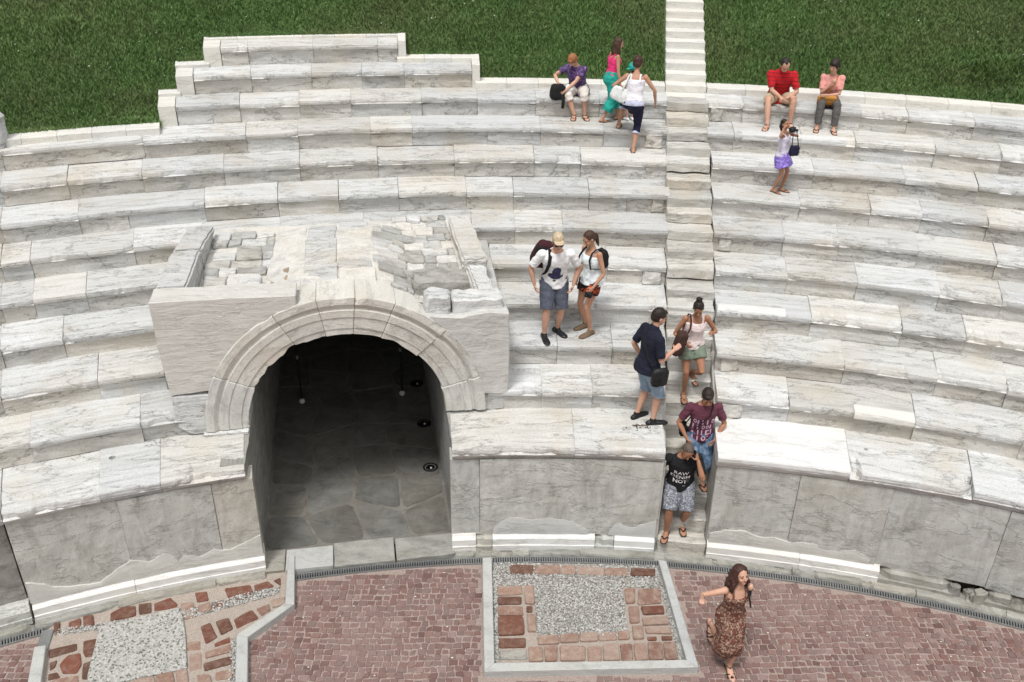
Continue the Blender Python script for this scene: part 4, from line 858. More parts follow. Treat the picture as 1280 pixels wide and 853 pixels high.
def fuse(name, parts, size, mat, parent, smooth=4, wrinkle=0, wsc=9, seed=0):
    """one continuous surface from overlapping closed shapes"""
    Vt, F = join(parts); me = mesh('t', Vt, F); o = bpy.data.objects.new('t', me); COL.objects.link(o)
    m = o.modifiers.new('r', 'REMESH'); m.mode = 'VOXEL'; m.voxel_size = size; m.use_smooth_shade = True
    if smooth: s = o.modifiers.new('s', 'SMOOTH'); s.factor = .5; s.iterations = smooth
    dg = bpy.context.evaluated_depsgraph_get(); dg.update(); r = bpy.data.meshes.new_from_object(o.evaluated_get(dg)); r.name = name
    COL.objects.unlink(o); bpy.data.objects.remove(o); bpy.data.meshes.remove(me)
    n = len(r.vertices)
    if wrinkle:
        co = np.empty(n * 3, dtype=np.float32); r.vertices.foreach_get('co', co); no = np.empty(n * 3, dtype=np.float32); r.vertices.foreach_get('normal', no)
        co = co.reshape(-1, 3); no = no.reshape(-1, 3)
        w = np.array([noise.noise(Vector((c[0] * wsc, c[1] * wsc, c[2] * wsc * 1.7 + seed))) + .5 * noise.noise(Vector((c[0] * wsc * 2.3, c[1] * wsc * 2.3, c[2] * wsc * 3.2 + seed))) for c in co])
        co = co + no * (w * wrinkle)[:, None]; r.vertices.foreach_set('co', co.ravel().astype(np.float32))
    r.update(); r.polygons.foreach_set('use_smooth', [True] * len(r.polygons))
    return link(name, r, mat, parent)

MT = [(-.062, .050, .050, 0), (-.045, .085, .066, .004), (-.01, .098, .072, .006), (.03, .094, .068, .002), (.09, .084, .060, -.002), (.15, .090, .064, -.002), (.205, .100, .066, 0), (.245, .098, .058, .004), (.275, .078, .046, .006), (.295, .044, .036, .008), (.31, .033, .033, .006)]
FT_ = [(-.062, .052, .052, 0), (-.045, .092, .070, .006), (-.01, .104, .076, .008), (.03, .095, .066, .002), (.085, .074, .054, -.002), (.14, .080, .058, -.002), (.19, .086, .068, -.006), (.235, .086, .054, .002), (.27, .068, .042, .006), (.29, .036, .030, .008), (.308, .028, .028, .006)]
def ik(a, b, l1, l2, hint):
    a, b, hint = Vector(a), Vector(b), Vector(hint); d = b - a; L = d.length; mx = (l1 + l2) * .995
    if L > mx: b = a + d * (mx / L); d = b - a; L = mx
    L = max(L, abs(l1 - l2) + .02); x = (l1 * l1 - l2 * l2 + L * L) / (2 * L); h = math.sqrt(max(0, l1 * l1 - x * x))
    u = d.normalized(); hp = hint - u * hint.dot(u); hp = hp.normalized() if hp.length > 1e-4 else V3(0, -1, 0)
    return a + u * x + hp * h, b

def person(label, group=None, loc=(0, 0, 0), rz=0, H=1.72, sex='m', fat=1.0, skin='skin_mid', pelvis=None, lean=0, side=0, twist=0, head=(0, 0, 0), feet=((.09, 0, 0, 0), (-.09, 0, 0, 0)), hands=(None, None),
           elbow=((.5, .6, -.3), (.5, .6, -.3)), knee=((.1, -1, 0), (-.1, -1, 0)), curl=(.5, .5), palm=(None, None), hair='short', hairmat_='hair_dark', wear=(), shoes=('shoe', 'leather'), glasses=False, grip=(None, None)):
    """feet: local (x, y, z, yaw) of each sole (person's left first; the person faces local -Y); hands: wrist target from its shoulder (out, forward, up) in metres"""
    p = thing('person', label, 'person', loc, R(rz), group); h = H; J = {}
    pz = pelvis if pelvis is not None else (0, .0, .525 * h)
    Pv = Vector(pz)
    Rt = Matrix.Rotation(R(twist), 3, 'Z') @ Matrix.Rotation(R(side), 3, 'Y') @ Matrix.Rotation(R(lean), 3, 'X')
    def spine(s):      # s in units of height above the pelvis centre; bends progressively
        w = min(1, max(0, (s + .02) / .16)); q = Matrix.Rotation(R(twist * w), 3, 'Z') @ Matrix.Rotation(R(side * w), 3, 'Y') @ Matrix.Rotation(R(lean * (.35 + .65 * w)), 3, 'X'); return q
    def sp_pt(s, y=0, x=0):
        pos = Pv.copy(); n = 8
        for i in range(n): pos = pos + spine(s * (i + .5) / n) @ V3(0, 0, s * h / n)
        return pos + spine(s) @ V3(x * h, y * h, 0)
    TT = MT if sex == 'm' else FT_
    def torso(s0, s1, grow=0.0, gx=1.0, flare=None, hold=False):
        pts = []; rad = []; N = 15
        for i in range(N):
            s = s0 + (s1 - s0) * i / (N - 1); j = 0; se = max(s, -.015) if hold else s
            while j < len(TT) - 2 and TT[j + 1][0] < se: j += 1
            a, b = TT[j], TT[j + 1]; w = min(1, max(0, (se - a[0]) / (b[0] - a[0]))); w = w * w * (3 - 2 * w) * .5 + w * .5
            rx = (a[1] + (b[1] - a[1]) * w) * h * gx; ry = (a[2] + (b[2] - a[2]) * w) * h; f = fat if s < .26 else 1 + (fat - 1) * .3
            fl = flare(s) if flare else 0
            pts.append(sp_pt(s, a[3] + (b[3] - a[3]) * w)); rad.append((rx * (1 + (f - 1) * .8) + grow + fl, ry * (1 + (f - 1) * 1.3) + grow + fl))
        return tube(pts, rad, 20, Rt @ V3(1, 0, 0), not hold)
    shw = (.108 if sex == 'm' else .094) * h * (1 + (fat - 1) * .4); hpw = .050 * h * (1 + (fat - 1) * .5)
    SH = [sp_pt(.262, .006) + Rt @ V3(s * shw, 0, 0) for s in (1, -1)]
    HP = [Pv + spine(0) @ V3(s * hpw, 0, -.012 * h) for s in (1, -1)]
    ua, fa = .172 * h, .150 * h; th, shn = .245 * h, .243 * h; ah = .045 * h
    EL = []; WR = []; KN = []; AN = []
    for i, s in enumerate((1, -1)):
        t = hands[i] if hands[i] is not None else (.05, .04, -.305 * h)
        tgt = SH[i] + Rt @ V3(s * t[0], -t[1], t[2]) if len(t) == 3 else Vector(t[:3])
        if len(t) == 4: tgt = Vector(t[:3])
        e = elbow[i]; el, wr = ik(SH[i], tgt, ua, fa, Rt @ V3(s * e[0], e[1], e[2])); EL.append(el); WR.append(wr)
        f = feet[i]; an = Vector((f[0], f[1], f[2] + ah)) + (Vector((0, 0, .05 * h)) if len(f) > 4 and f[4] > 25 else V3(0, 0, 0))
        kk = Vector(knee[i]); kn, an = ik(HP[i], an, th, shn, kk); KN.append(kn); AN.append(an)
    bf = 1 + (fat - 1) * .7
    LR = [(.0, .054), (.25, .050), (.5, .044), (.8, .034), (1.0, .030), (1.12, .029), (1.35, .032), (1.6, .026), (1.85, .0195), (2.0, .019)]
    if sex == 'f': LR = [(f, r * (1.02 if f < .8 else .9)) for f, r in LR]
    AR = [(0, .031), (.25, .028), (.6, .025), (1.0, .0205), (1.25, .0225), (1.6, .018), (1.9, .0145), (2.0, .014)]
    if sex == 'f': AR = [(f, r * .84) for f, r in AR]
    def along(A, B, C, f): return A.lerp(B, f) if f <= 1 else B.lerp(C, f - 1)
    def limb(A, B, C, tab, f0, f1, grow=0, flare=0, n=9, cap=True):
        pts = []; rad = []
        for i in range(n):
            f = f0 + (f1 - f0) * i / (n - 1); j = 0
            while j < len(tab) - 2 and tab[j + 1][0] < f: j += 1
            a, b = tab[j], tab[j + 1]; w = min(1, max(0, (f - a[0]) / (b[0] - a[0]))); r = (a[1] + (b[1] - a[1]) * w) * h * bf
            pts.append(along(A, B, C, f)); rad.append(r + grow + flare * (i / (n - 1)))
        return tube(pts, rad, 14, None, cap)
    parts = [torso(-.062, .31)]
    # head
    hy, hp, hr = head; Rh = Rt @ Matrix.Rotation(R(hy), 3, 'Z') @ Matrix.Rotation(R(hr), 3, 'Y') @ Matrix.Rotation(R(hp), 3, 'X')
    NB = sp_pt(.295, .008); HC = NB + (Rt @ V3(0, -.004 * h, .045 * h)) + Rh @ V3(0, -.012 * h, .062 * h)
    parts.append(tube([NB - Rt @ V3(0, 0, .02 * h), NB.lerp(HC, .4), HC + Rh @ V3(0, .012 * h, -.02 * h)], [.036 * h if sex == 'm' else .03 * h, .031 * h if sex == 'm' else .026 * h, .033 * h], 14))
    hd = lambda x, y, z: HC + Rh @ V3(x * h, y * h, z * h)
    parts += [ball(hd(0, .006, .016), .0425 * h, .053 * h, .050 * h, Rh, 18, 14), ball(hd(0, -.014, -.016), .035 * h, .036 * h, .046 * h, Rh, 16, 12), ball(hd(0, -.028, -.048), .018 * h, .017 * h, .014 * h, Rh)]
    parts.append(tube([hd(0, -.047, .008), hd(0, -.054, -.004), hd(0, -.060, -.014), hd(0, -.050, -.020)], [.005 * h, .0065 * h, .0085 * h, .006 * h], 8))
    for s in (1, -1):
        parts.append(ball(hd(s * .043, .006, -.006), .006 * h, .011 * h, .018 * h, Rh, 10, 8)); parts.append(ball(hd(s * .018, -.043, .012), .013 * h, .008 * h, .006 * h, Rh, 10, 8)); parts.append(ball(hd(s * .022, -.036, -.018), .013 * h, .010 * h, .013 * h, Rh, 10, 8))
    for i, s in enumerate((1, -1)):
        parts.append(ball(SH[i], .030 * h * min(bf, 1.06) * (1 if sex == 'm' else .88), .030 * h * (1 if sex == 'm' else .88), .030 * h, Rt))
        parts.append(limb(SH[i], EL[i], WR[i], AR, 0, 2.0, n=13)); parts.append(limb(HP[i], KN[i], AN[i], LR, -.04, 2.0, n=15))
        parts.append(tube([HP[i] + V3(0, .03 * h, .01), HP[i].lerp(KN[i], .25) + V3(0, .012 * h, 0)], [.045 * h * bf, .036 * h * bf], 12))
        # hand: palm, four fingers with a knuckle bend, thumb off the side
        d = (WR[i] - EL[i]).normalized(); pn = Vector(palm[i]) if palm[i] is not None else Rt @ V3(-s, .15, 0); pn = (pn - d * pn.dot(d)).normalized(); sd2 = d.cross(pn).normalized()
        if sd2.dot(Rt @ V3(0, -1, 0)) < 0 and abs(d.z) > .6: sd2 = -sd2      # thumb side towards the front when the arm hangs
        if grip[i] is not None: sd2 = Vector(grip[i]); sd2 = (sd2 - d * sd2.dot(d)).normalized()
        k = h / 1.75 * (1 if sex == 'm' else .92); W0 = WR[i]
        parts.append(tube([W0 - d * .01, W0 + d * .03 * k, W0 + d * .065 * k, W0 + d * .088 * k], [(.024 * k, .016 * k), (.033 * k, .015 * k), (.040 * k, .014 * k), (.037 * k, .011 * k)], 12, sd2))
        cu = curl[i]
        for q, (off, ln) in enumerate(((.028, .070), (.0095, .078), (-.0095, .072), (-.027, .056))):
            b0 = W0 + d * .086 * k + sd2 * off * k; c1 = cu * (1.0 + .12 * q); c2 = c1 + cu * 1.1
            d1 = d * math.cos(c1 * .7) + pn * math.sin(c1 * .7) + sd2 * off * 1.2; d2 = d * math.cos(c2 * 1.1) + pn * math.sin(c2 * 1.1)
            m1 = b0 + d1 * ln * .5 * k; parts.append(tube([b0 - d * .015, b0, m1, m1 + d2 * ln * .5 * k], [.0098 * k, .0095 * k, .0088 * k, .007 * k], 8))
        b0 = W0 + d * .028 * k + sd2 * .026 * k; d1 = (d * .55 + sd2 * .75 + pn * .35 * (1 + cu)).normalized(); m1 = b0 + d1 * .042 * k
        parts.append(tube([b0, m1, m1 + (d * .85 + pn * (.2 + .5 * cu)).normalized() * .030 * k], [.014 * k, .0115 * k, .0085 * k], 8))
        # foot
        f = feet[i]; yw = R(f[3]); fd = V3(math.sin(yw), -math.cos(yw), 0); pt = R(f[4]) if len(f) > 4 else 0; fd2 = V3(fd.x * math.cos(pt), fd.y * math.cos(pt), -math.sin(pt)); up = V3(fd.x * math.sin(pt), fd.y * math.sin(pt), math.cos(pt)); sx = fd2.cross(up)
        A = AN[i]; fl = .150 * h; hl = A - up * (ah - .018) - fd2 * .032 * h
        J['foot%d' % i] = (A, fd2, up, sx)
        parts.append(tube([A + V3(0, 0, .02), A - up * ah * .45], [.020 * h, .022 * h], 12))
        parts.append(tube([hl, hl + fd2 * fl * .3 + up * .012, hl + fd2 * fl * .62 + up * .002, hl + fd2 * fl * .86 - up * .002, hl + fd2 * fl - up * .006], [(.019 * h, .019 * h), (.021 * h, .023 * h), (.026 * h, .016 * h), (.027 * h, .0115 * h), (.016 * h, .008 * h)], 14, sx))
    fuse('body', parts, .0075, skin, p, 3)
    # face
    ev = join([ball(hd(s * .0175, -.0445, .002), .0065 * h, .004 * h, .0032 * h, Rh, 8, 6) for s in (1, -1)])
    if not glasses: link('eyes', mesh('eyes', *ev), 'eye', p)
    bv = join([tube([hd(s * .008, -.0485, .0135), hd(s * .018, -.047, .0165), hd(s * .029, -.038, .0135)], [.0022 * h, .0028 * h, .0018 * h], 6) for s in (1, -1)]); link('eyebrows', mesh('eyebrows', *bv), 'brow', p)
    link('mouth', mesh('mouth', *tube([hd(-.013, -.040, -.033), hd(0, -.0475, -.0335), hd(.013, -.040, -.033)], [(.001 * h, .001 * h), (.0036 * h, .0045 * h), (.001 * h, .001 * h)], 8)), 'lip', p)
    if glasses:
        g = [ball(hd(s * .019, -.050, .003), .0165 * h, .005 * h, .0115 * h, Rh, 12, 8) for s in (1, -1)] + [tube([hd(s * .034, -.046, .006), hd(s * .045, 0, .005)], [.0025 * h] * 2, 6) for s in (1, -1)] + [tube([hd(-.006, -.053, .006), hd(.006, -.053, .006)], [.002 * h] * 2, 6)]
        link('sunglasses', mesh('sunglasses', *join(g)), 'leather', p)
    # hair
    hs_ = []
    if hair in ('short', 'shaved', 'receding', 'cap'):
        g = .0035 if hair == 'shaved' else .008
        hs_ = [ball(hd(0, .014, .022), (.0425 + g * .6) * h, (.051 + g) * h, (.048 + g) * h, Rh, 18, 14), ball(hd(0, .024, -.005), (.040 + g * .5) * h, (.040 + g) * h, .040 * h, Rh)]
        if hair == 'receding': hs_ = [ball(hd(0, .020, .018), (.0425 + g) * h, (.046 + g) * h, (.046 + g * .6) * h, Rh, 18, 14), ball(hd(0, -.006, .060), .018 * h, .022 * h, .008 * h, Rh)]
        if hair == 'short': hs_ += [ball(hd(0, -.030, .052), .030 * h, .018 * h, .012 * h, Rh)]
    elif hair == 'bob':
        hs_ = [ball(hd(0, .012, .022), .051 * h, .060 * h, .056 * h, Rh, 18, 14), ball(hd(0, .026, -.012), .050 * h, .044 * h, .042 * h, Rh), ball(hd(0, -.034, .046), .034 * h, .018 * h, .014 * h, Rh)] + [ball(hd(s * .041, .0, .010), .010 * h, .026 * h, .026 * h, Rh) for s in (1, -1)]
    elif hair == 'bun':
        hs_ = [ball(hd(0, .013, .021), .046 * h, .056 * h, .053 * h, Rh, 18, 14), ball(hd(0, .026, -.008), .041 * h, .042 * h, .036 * h, Rh), ball(hd(0, .042, .078), .027 * h, .024 * h, .022 * h, Rh), tube([hd(-.02, .05, .085), hd(.0, .036, .098), hd(.022, .05, .084)], [.008 * h] * 3, 8)]
    elif hair == 'pony':
        hs_ = [ball(hd(0, .013, .021), .046 * h, .056 * h, .053 * h, Rh, 18, 14), ball(hd(0, .028, -.010), .041 * h, .042 * h, .038 * h, Rh)] + [tube([hd(0, .058, .02), hd(0, .078, -.02), hd(0, .066, -.08), hd(0, .058, -.13)], [.014 * h, .02 * h, .017 * h, .006 * h], 10)]
    elif hair in ('long', 'curly'):
        hs_ = [ball(hd(0, .014, .022), .047 * h, .056 * h, .053 * h, Rh, 18, 14), ball(hd(0, .030, -.014), .050 * h, .042 * h, .050 * h, Rh)]
        rg2 = random.Random(int(h * 1000)); nl = 11 if hair == 'long' else 22; L0 = .22 if hair == 'long' else .15
        for q in range(nl):
            a = PI * (-.12 + 1.24 * q / (nl - 1)); x0, y0 = math.cos(a) * .047, math.sin(a) * .050 + .010; L = L0 * rg2.uniform(.75, 1.1); sp = 1.15 if hair == 'long' else 1.45
            wv = .006 if hair == 'long' else .02; pts = [hd(x0 * .8, y0 * .8, .045)]
            for w in range(1, 6):
                f = w / 5; c = HC + Rh @ V3(x0 * (1 + (sp - 1) * f) * h, (y0 * (1 + .2 * f) + .01 * f) * h, .01 * h) + V3(0, 0, -L * f * h) + V3(rg2.uniform(-wv, wv), rg2.uniform(-wv, wv), 0) * h; pts.append(c)
            r0 = .012 if hair == 'long' else .015
            hs_.append(tube(pts, [r0 * h * .8, r0 * h, r0 * h * 1.15, r0 * h * 1.1, r0 * h * .9, r0 * h * .4], 8))
    if hs_: hair_o = fuse('hair' if hair != 'cap' else 'cap', hs_, .007 if hair == 'shaved' else .0085, hairmat_, p, 2, .0035 if hair not in ('shaved', 'cap') else .0005, 34, h)
    if hair == 'cap':
        v, f = tube([hd(0, -.030, .036), hd(0, -.056, .034), hd(0, -.070, .030)], [(.042 * h, .006 * h), (.040 * h, .005 * h), (.026 * h, .004 * h)], 14, Rh @ V3(1, 0, 0)); link('cap_brim', mesh('cap_brim', v, f, smooth=True), hairmat_, hair_o)
    # clothes
    for wi, w in enumerate(wear):
        k = w[0]; mt = w[1]; o = w[2] if len(w) > 2 else {}; ps = []
        gr = o.get('grow', .012)
        if k in ('tee', 'polo', 'tank', 'dress'):
            hem = o.get('hem', -.03); fl = o.get('flare', .012)
            ps.append(torso(hem, o.get('top', .304 if k == 'polo' else .293 if k == 'tee' else .235), gr, flare=lambda s, hem=hem, fl=fl: fl * max(0, 1 - (s - hem) / .10), hold=True))
            if k in ('tee', 'polo'):
                f1 = o.get('sleeve', .72)
                for i in (0, 1):
                    ps.append(ball(SH[i] - Rt @ V3(0, 0, .004), (.033 if sex == 'm' else .030) * h * min(bf, 1.06) + gr * .65, .033 * h + gr * .7, .032 * h + gr * .6, Rt)); ps.append(limb(SH[i], EL[i], WR[i], AR, 0, f1, gr * .75, .008, 9, False))
            else:
                for s in (1, -1):       # shoulder straps over the collar bone, front and back
                    sw = o.get('strap', .021); xs = .048 if sex == 'f' else .055
                    ps.append(tube([sp_pt(.20, -.062, s * (xs + .008)), sp_pt(.245, -.050, s * xs), sp_pt(.285, -.012, s * xs), sp_pt(.283, .024, s * xs), sp_pt(.245, .056, s * xs), sp_pt(.20, .058, s * (xs + .006))], [(sw, .010)] * 6, 8, Rt @ V3(1, 0, 0)))
            if k == 'dress':
                c = (KN[0] + KN[1]) / 2; q = Pv + V3(0, 0, -.02 * h); e = o.get('end', 1.25); pts = []; rad = []
                for i in range(9):
                    f = i / 8 * e; a, b = along(HP[0], KN[0], AN[0], f), along(HP[1], KN[1], AN[1], f); pts.append((a + b) / 2); sp = (a - b).length / 2; rad.append((.050 * h + sp * .72 + .003 * f * h, .066 * h * (1 - .22 * f) + .42 * abs((a - b).y)))
                ps.append(tube(pts, rad, 18, V3(1, 0, 0), False))
                for i in (0, 1): ps.append(limb(HP[i], KN[i], AN[i], LR, -.1, e * .97, gr + .004, .008, 12, False))
        elif k in ('shorts', 'trousers'):
            ps.append(torso(-.062, o.get('waist', .035), gr * .8))
            f1 = o.get('leg', .8); fl = o.get('flare', .02)
            for i in (0, 1): ps.append(limb(HP[i], KN[i], AN[i], LR, -.05, f1, gr, fl, 12, False)); ps.append(tube([HP[i] + V3(0, .03 * h, .01), HP[i].lerp(KN[i], .25) + V3(0, .012 * h, 0)], [.045 * h * bf + gr, .038 * h * bf + gr], 12))
        elif k == 'skirt':
            pts = [sp_pt(.05), Pv, (HP[0] + HP[1]) / 2 + V3(0, 0, -.03 * h), (HP[0].lerp(KN[0], o.get('leg', .55)) + HP[1].lerp(KN[1], o.get('leg', .55))) / 2]
            ps.append(tube(pts, [(.085 * h, .066 * h), (.112 * h, .088 * h), (.122 * h, .10 * h), (.140 * h, .118 * h)], 20, V3(1, 0, 0), False))
        elif k == 'cuff':
            for i in (0, 1): ps.append(limb(HP[i], KN[i], AN[i], LR, w[2]['leg'] - .10, w[2]['leg'] + .02, gr + .008, .0, 4, False))
        elif k == 'collar': ps.append(tube([NB + Rt @ V3(0, 0, -.012 * h), NB + Rt @ V3(0, -.006, .016 * h)], [(.054 * h, .050 * h), (.041 * h, .044 * h)], 16))
        elif k == 'belt': ps.append(torso(o.get('lo', .018), o.get('hi', .034), gr + .006, hold=True))
        elif k == 'watch': ps.append(tube([WR[0] - (WR[0] - EL[0]).normalized() * .03, WR[0] - (WR[0] - EL[0]).normalized() * .005], [.020 * h / 1.7, .020 * h / 1.7], 12))
        name = o.get('name', {'tee': 'shirt', 'polo': 'shirt', 'tank': 'top', 'cuff': 'cuff'}.get(k, k))
        par = p
        if k in ('cuff', 'belt', 'collar') and o.get('name') is None:
            for c_ in p.children:
                if c_.name.split('.')[0] in (('shirt',) if k == 'collar' else ('shorts', 'trousers')): par = c_
        fuse(name, ps, .010, mt, par, o.get('smooth', 3), o.get('wr', .0085 if k not in ('cuff', 'collar', 'belt', 'watch') else 0), o.get('wsc', 10), wi + h)
    # shoes
    kind, sm = shoes
    for i in (0, 1):
        A, fd, up, sx = J['foot%d' % i]; fl = .160 * h; hl = A - up * (ah - .012) - fd * .036 * h; ps = []
        if kind == 'shoe':
            ps = [tube([hl + up * .012, hl + fd * fl * .3 + up * .016, hl + fd * fl * .62 + up * .008, hl + fd * fl * .86 + up * .004, hl + fd * fl * .97], [(.024 * h, .026 * h), (.025 * h, .027 * h), (.030 * h, .021 * h), (.030 * h, .015 * h), (.020 * h, .010 * h)], 14, sx), tube([A + V3(0, 0, .0), A - up * ah * .5], [.026 * h, .027 * h], 12)]
            fuse('shoe', ps, .0085, sm, p, 2)
        else:
            for (n1, tp) in (('shoe_sole', 0),):
                ps = [tube([hl - up * .008, hl + fd * fl * .35 - up * .009, hl + fd * fl * .7 - up * .010, hl + fd * fl * .99 - up * .010], [(.024 * h, .010), (.024 * h, .010), (.032 * h, .010), (.023 * h, .009)], 12, sx)]
                so_ = link('sandal', mesh('sandal', *join(ps)), 'rubber', p)
            st = [tube([hl + fd * fl * .52 + sx * s * .028 * h, hl + fd * fl * .60 + sx * s * .020 * h + up * .030, hl + fd * fl * (.80 if kind == 'flipflop' else .62) + up * .024], [(.013, .005)] * 3, 8) for s in (1, -1)]
            if kind == 'strap': st += [tube([A + fd * .024 * h - up * .01, A + sx * .022 * h - up * .01, A - fd * .026 * h - up * .012, A - sx * .022 * h - up * .01, A + fd * .024 * h - up * .01], [.010] * 5, 8), tube([hl + fd * fl * .72 + sx * .03 * h, hl + fd * fl * .74 + up * .030, hl + fd * fl * .72 - sx * .03 * h], [(.024, .006)] * 3, 8)]
            link('sandal_strap', mesh('sandal_strap', *join(st)), sm, so_)
    Mw = Matrix.Translation(Vector(loc)) @ Matrix.Rotation(R(rz), 4, 'Z')
    J.update(SH=[Mw @ q for q in SH], EL=[Mw @ q for q in EL], WR=[Mw @ q for q in WR], HP=[Mw @ q for q in HP], HC=Mw @ HC, obj=p, Mw=Mw, sp=lambda s, y=0, x=0: Mw @ sp_pt(s, y, x), Rt=Mw.to_3x3() @ Rt, Rh=Mw.to_3x3() @ Rh, h=h, KN=[Mw @ q for q in KN], AN=[Mw @ q for q in AN])
    return J
def to_local(loc, rz, pts):
    m = (Matrix.Translation(Vector(loc)) @ Matrix.Rotation(R(rz), 4, 'Z')).inverted(); return [m @ Vector(q) for q in pts]
def rbox(c, sx, sy, sz, M3, r=.03, sag=0.0, n=8):
    """soft box (bag body)"""
    bm = bmesh.new(); bmesh.ops.create_cube(bm, size=2); bmesh.ops.subdivide_edges(bm, edges=bm.edges[:], cuts=n, use_grid_fill=True)
    for v in bm.verts:
        q = v.co; e = 4.0; l = (abs(q.x) ** e + abs(q.y) ** e + abs(q.z) ** e) ** (1 / e); q = q / l
        k = 1 + sag * (-q.z) * .5; v.co = Vector(c) + M3 @ Vector((q.x * sx * k, q.y * sy * k, q.z * sz)) + M3 @ (Vector((nz(q.x, q.y, q.z, 2.5), nz(q.y, q.z, q.x, 2.5), nz(q.z, q.x, q.y, 2.5))) * .012)
    me = bpy.data.meshes.new('bag'); bm.to_mesh(me); bm.free(); me.polygons.foreach_set('use_smooth', [True] * len(me.polygons)); return me
def bag(name, label, cat, c, size, M3, mat, straps=(), smat=None, sag=.25, flap=None, sw=.016):
    t = thing(name, label, cat, tuple(c - Vector((0, 0, size[2])))); ti = Matrix.Translation(-Vector(t.location))
    def ad(o): o.parent = t; o.matrix_parent_inverse = ti
    me = rbox(c, *size, M3, sag=sag); me.name = 'bag_body'; ad(link('bag_body', me, mat))
    if flap is not None: me = rbox(Vector(c) + M3 @ Vector((0, -size[1] * .5, size[2] * .25)), size[0] * .96, size[1] * .62, size[2] * .62, M3); me.name = 'flap'; ad(link('flap', me, flap))
    for s in straps: ad(link('strap', mesh('strap', *tube(s, [(sw, .005)] * len(s), 8), smooth=True), smat or mat))
    return t
def place(label, rz, feetw, handsw=(None, None), yaws=(8, -8), pitch=(0, 0), pelvisw=None, group=None, **kw):
    """feet, hands and pelvis given in world coordinates (person's left first)"""
    zz = min(f[2] for f in feetw); loc = ((feetw[0][0] + feetw[1][0]) / 2, (feetw[0][1] + feetw[1][1]) / 2, zz)
    fl = to_local(loc, rz, feetw); feet = tuple((f.x, f.y, f.z, yaws[i], pitch[i]) for i, f in enumerate(fl))
    hl = []
    for q in handsw:
        if q is None or len(q) == 4: hl.append(None if q is None else q[:3])   # four numbers: offset from the shoulder
        else: v = to_local(loc, rz, [q])[0]; hl.append((v.x, v.y, v.z, 1))
    if pelvisw is not None: kw['pelvis'] = tuple(to_local(loc, rz, [pelvisw])[0])
    return person(label, group, loc, rz, feet=feet, hands=tuple(hl), **kw)
PEOPLE = {}
# man in a white T-shirt, bending forward to look down
A = place('man bending over in white T-shirt with dark print, straw cap and grey shorts', 8, [(-.17, 18.80, 2.469), (-.376, 18.60, 2.469)], [(.07, .16, -.49, 0), (.10, .14, -.50, 0)], yaws=(28, 6), H=1.81, fat=1.08, skin='skin_fair', pelvisw=(-.25, 18.74, 2.469 + .945), lean=22, twist=-4, head=(4, -2, 0),
    hair='cap', hairmat_='hair_sand', glasses=True, wear=[('tee', 'f_white', {'hem': -.055, 'sleeve': .82, 'flare': .02, 'grow': .018}), ('shorts', 'f_slate', {'leg': 1.0, 'flare': .026, 'grow': .018})], shoes=('shoe', 'leather'), elbow=((.8, .5, -.2), (.9, .4, -.2)))
PEOPLE['white'] = A
def chest_print(J, verts2d, faces, name, mat, zc, scale=1.0, xoff=0, rows=None, side=-1):
    """flat print laid onto the front of the shirt: 2D shape projected along the facing direction"""
    shirt = [c for c in J['obj'].children if c.name.split('.')[0] == 'shirt'][0]
    bv = BVHTree.FromPolygons([v.co for v in shirt.data.vertices], [tuple(p.vertices) for p in shirt.data.polygons])
    inv = J['Mw'].inverted(); c = inv @ J['sp'](zc, 0, xoff / J['h']); Rl = inv.to_3x3() @ J['Rt']; f = Rl @ Vector((0, side, 0)); ax = Rl @ Vector((1, 0, 0)); az = Rl @ Vector((0, 0, 1)); V = []
    for x, z in verts2d:
        o = c + ax * x * scale + az * z * scale + f * .6; hit = bv.ray_cast(o, -f, 2.0)
        V.append(hit[0] + f * .005 if hit[0] is not None else o - f * .48)
    return link(name, mesh(name, V, faces), mat, J['obj'])
def blob2d(pts, n=5):
    bm = bmesh.new(); bm.faces.new([bm.verts.new((x, y, 0)) for x, y in pts]); bmesh.ops.triangulate(bm, faces=bm.faces[:])
    for _ in range(n):
        es = [e for e in bm.edges if e.calc_length() > .018]
        if es: bmesh.ops.subdivide_edges(bm, edges=es, cuts=1); bmesh.ops.triangulate(bm, faces=[q for q in bm.faces if len(q.verts) > 3])
    bm.verts.index_update(); v = [(q.co.x, q.co.y) for q in bm.verts]; f = [tuple(x.index for x in q.verts) for q in bm.faces]; bm.free(); return v, f
def text2d(s, size):
    cu = bpy.data.curves.new('t', 'FONT'); cu.body = s; cu.size = size; cu.align_x = 'CENTER'; cu.resolution_u = 2; cu.space_line = 1.0; cu.offset = size * .018
    o = bpy.data.objects.new('t', cu); COL.objects.link(o); dg = bpy.context.evaluated_depsgraph_get(); dg.update(); me = bpy.data.meshes.new_from_object(o.evaluated_get(dg))
    bm = bmesh.new(); bm.from_mesh(me); bmesh.ops.triangulate(bm, faces=bm.faces[:])
    for _ in range(3):
        es = [e for e in bm.edges if e.calc_length() > .02]
        if es: bmesh.ops.subdivide_edges(bm, edges=es, cuts=1); bmesh.ops.triangulate(bm, faces=[q for q in bm.faces if len(q.verts) > 3])
    bm.verts.index_update(); v = [(q.co.x, q.co.y) for q in bm.verts]; f = [tuple(x.index for x in q.verts) for q in bm.faces]; bm.free(); COL.objects.unlink(o); bpy.data.objects.remove(o); bpy.data.meshes.remove(me); return v, f
M['print_navy'] = simple('navy_print', (.045, .045, .10), .9, .3, 30); M['print_white'] = simple('white_print', (.75, .75, .75), .9, .05); M['print_pink'] = simple('pink_print', (.62, .42, .55), .9, .2, 25); M['print_grey'] = simple('grey_print', (.06, .06, .065), .9, .1)
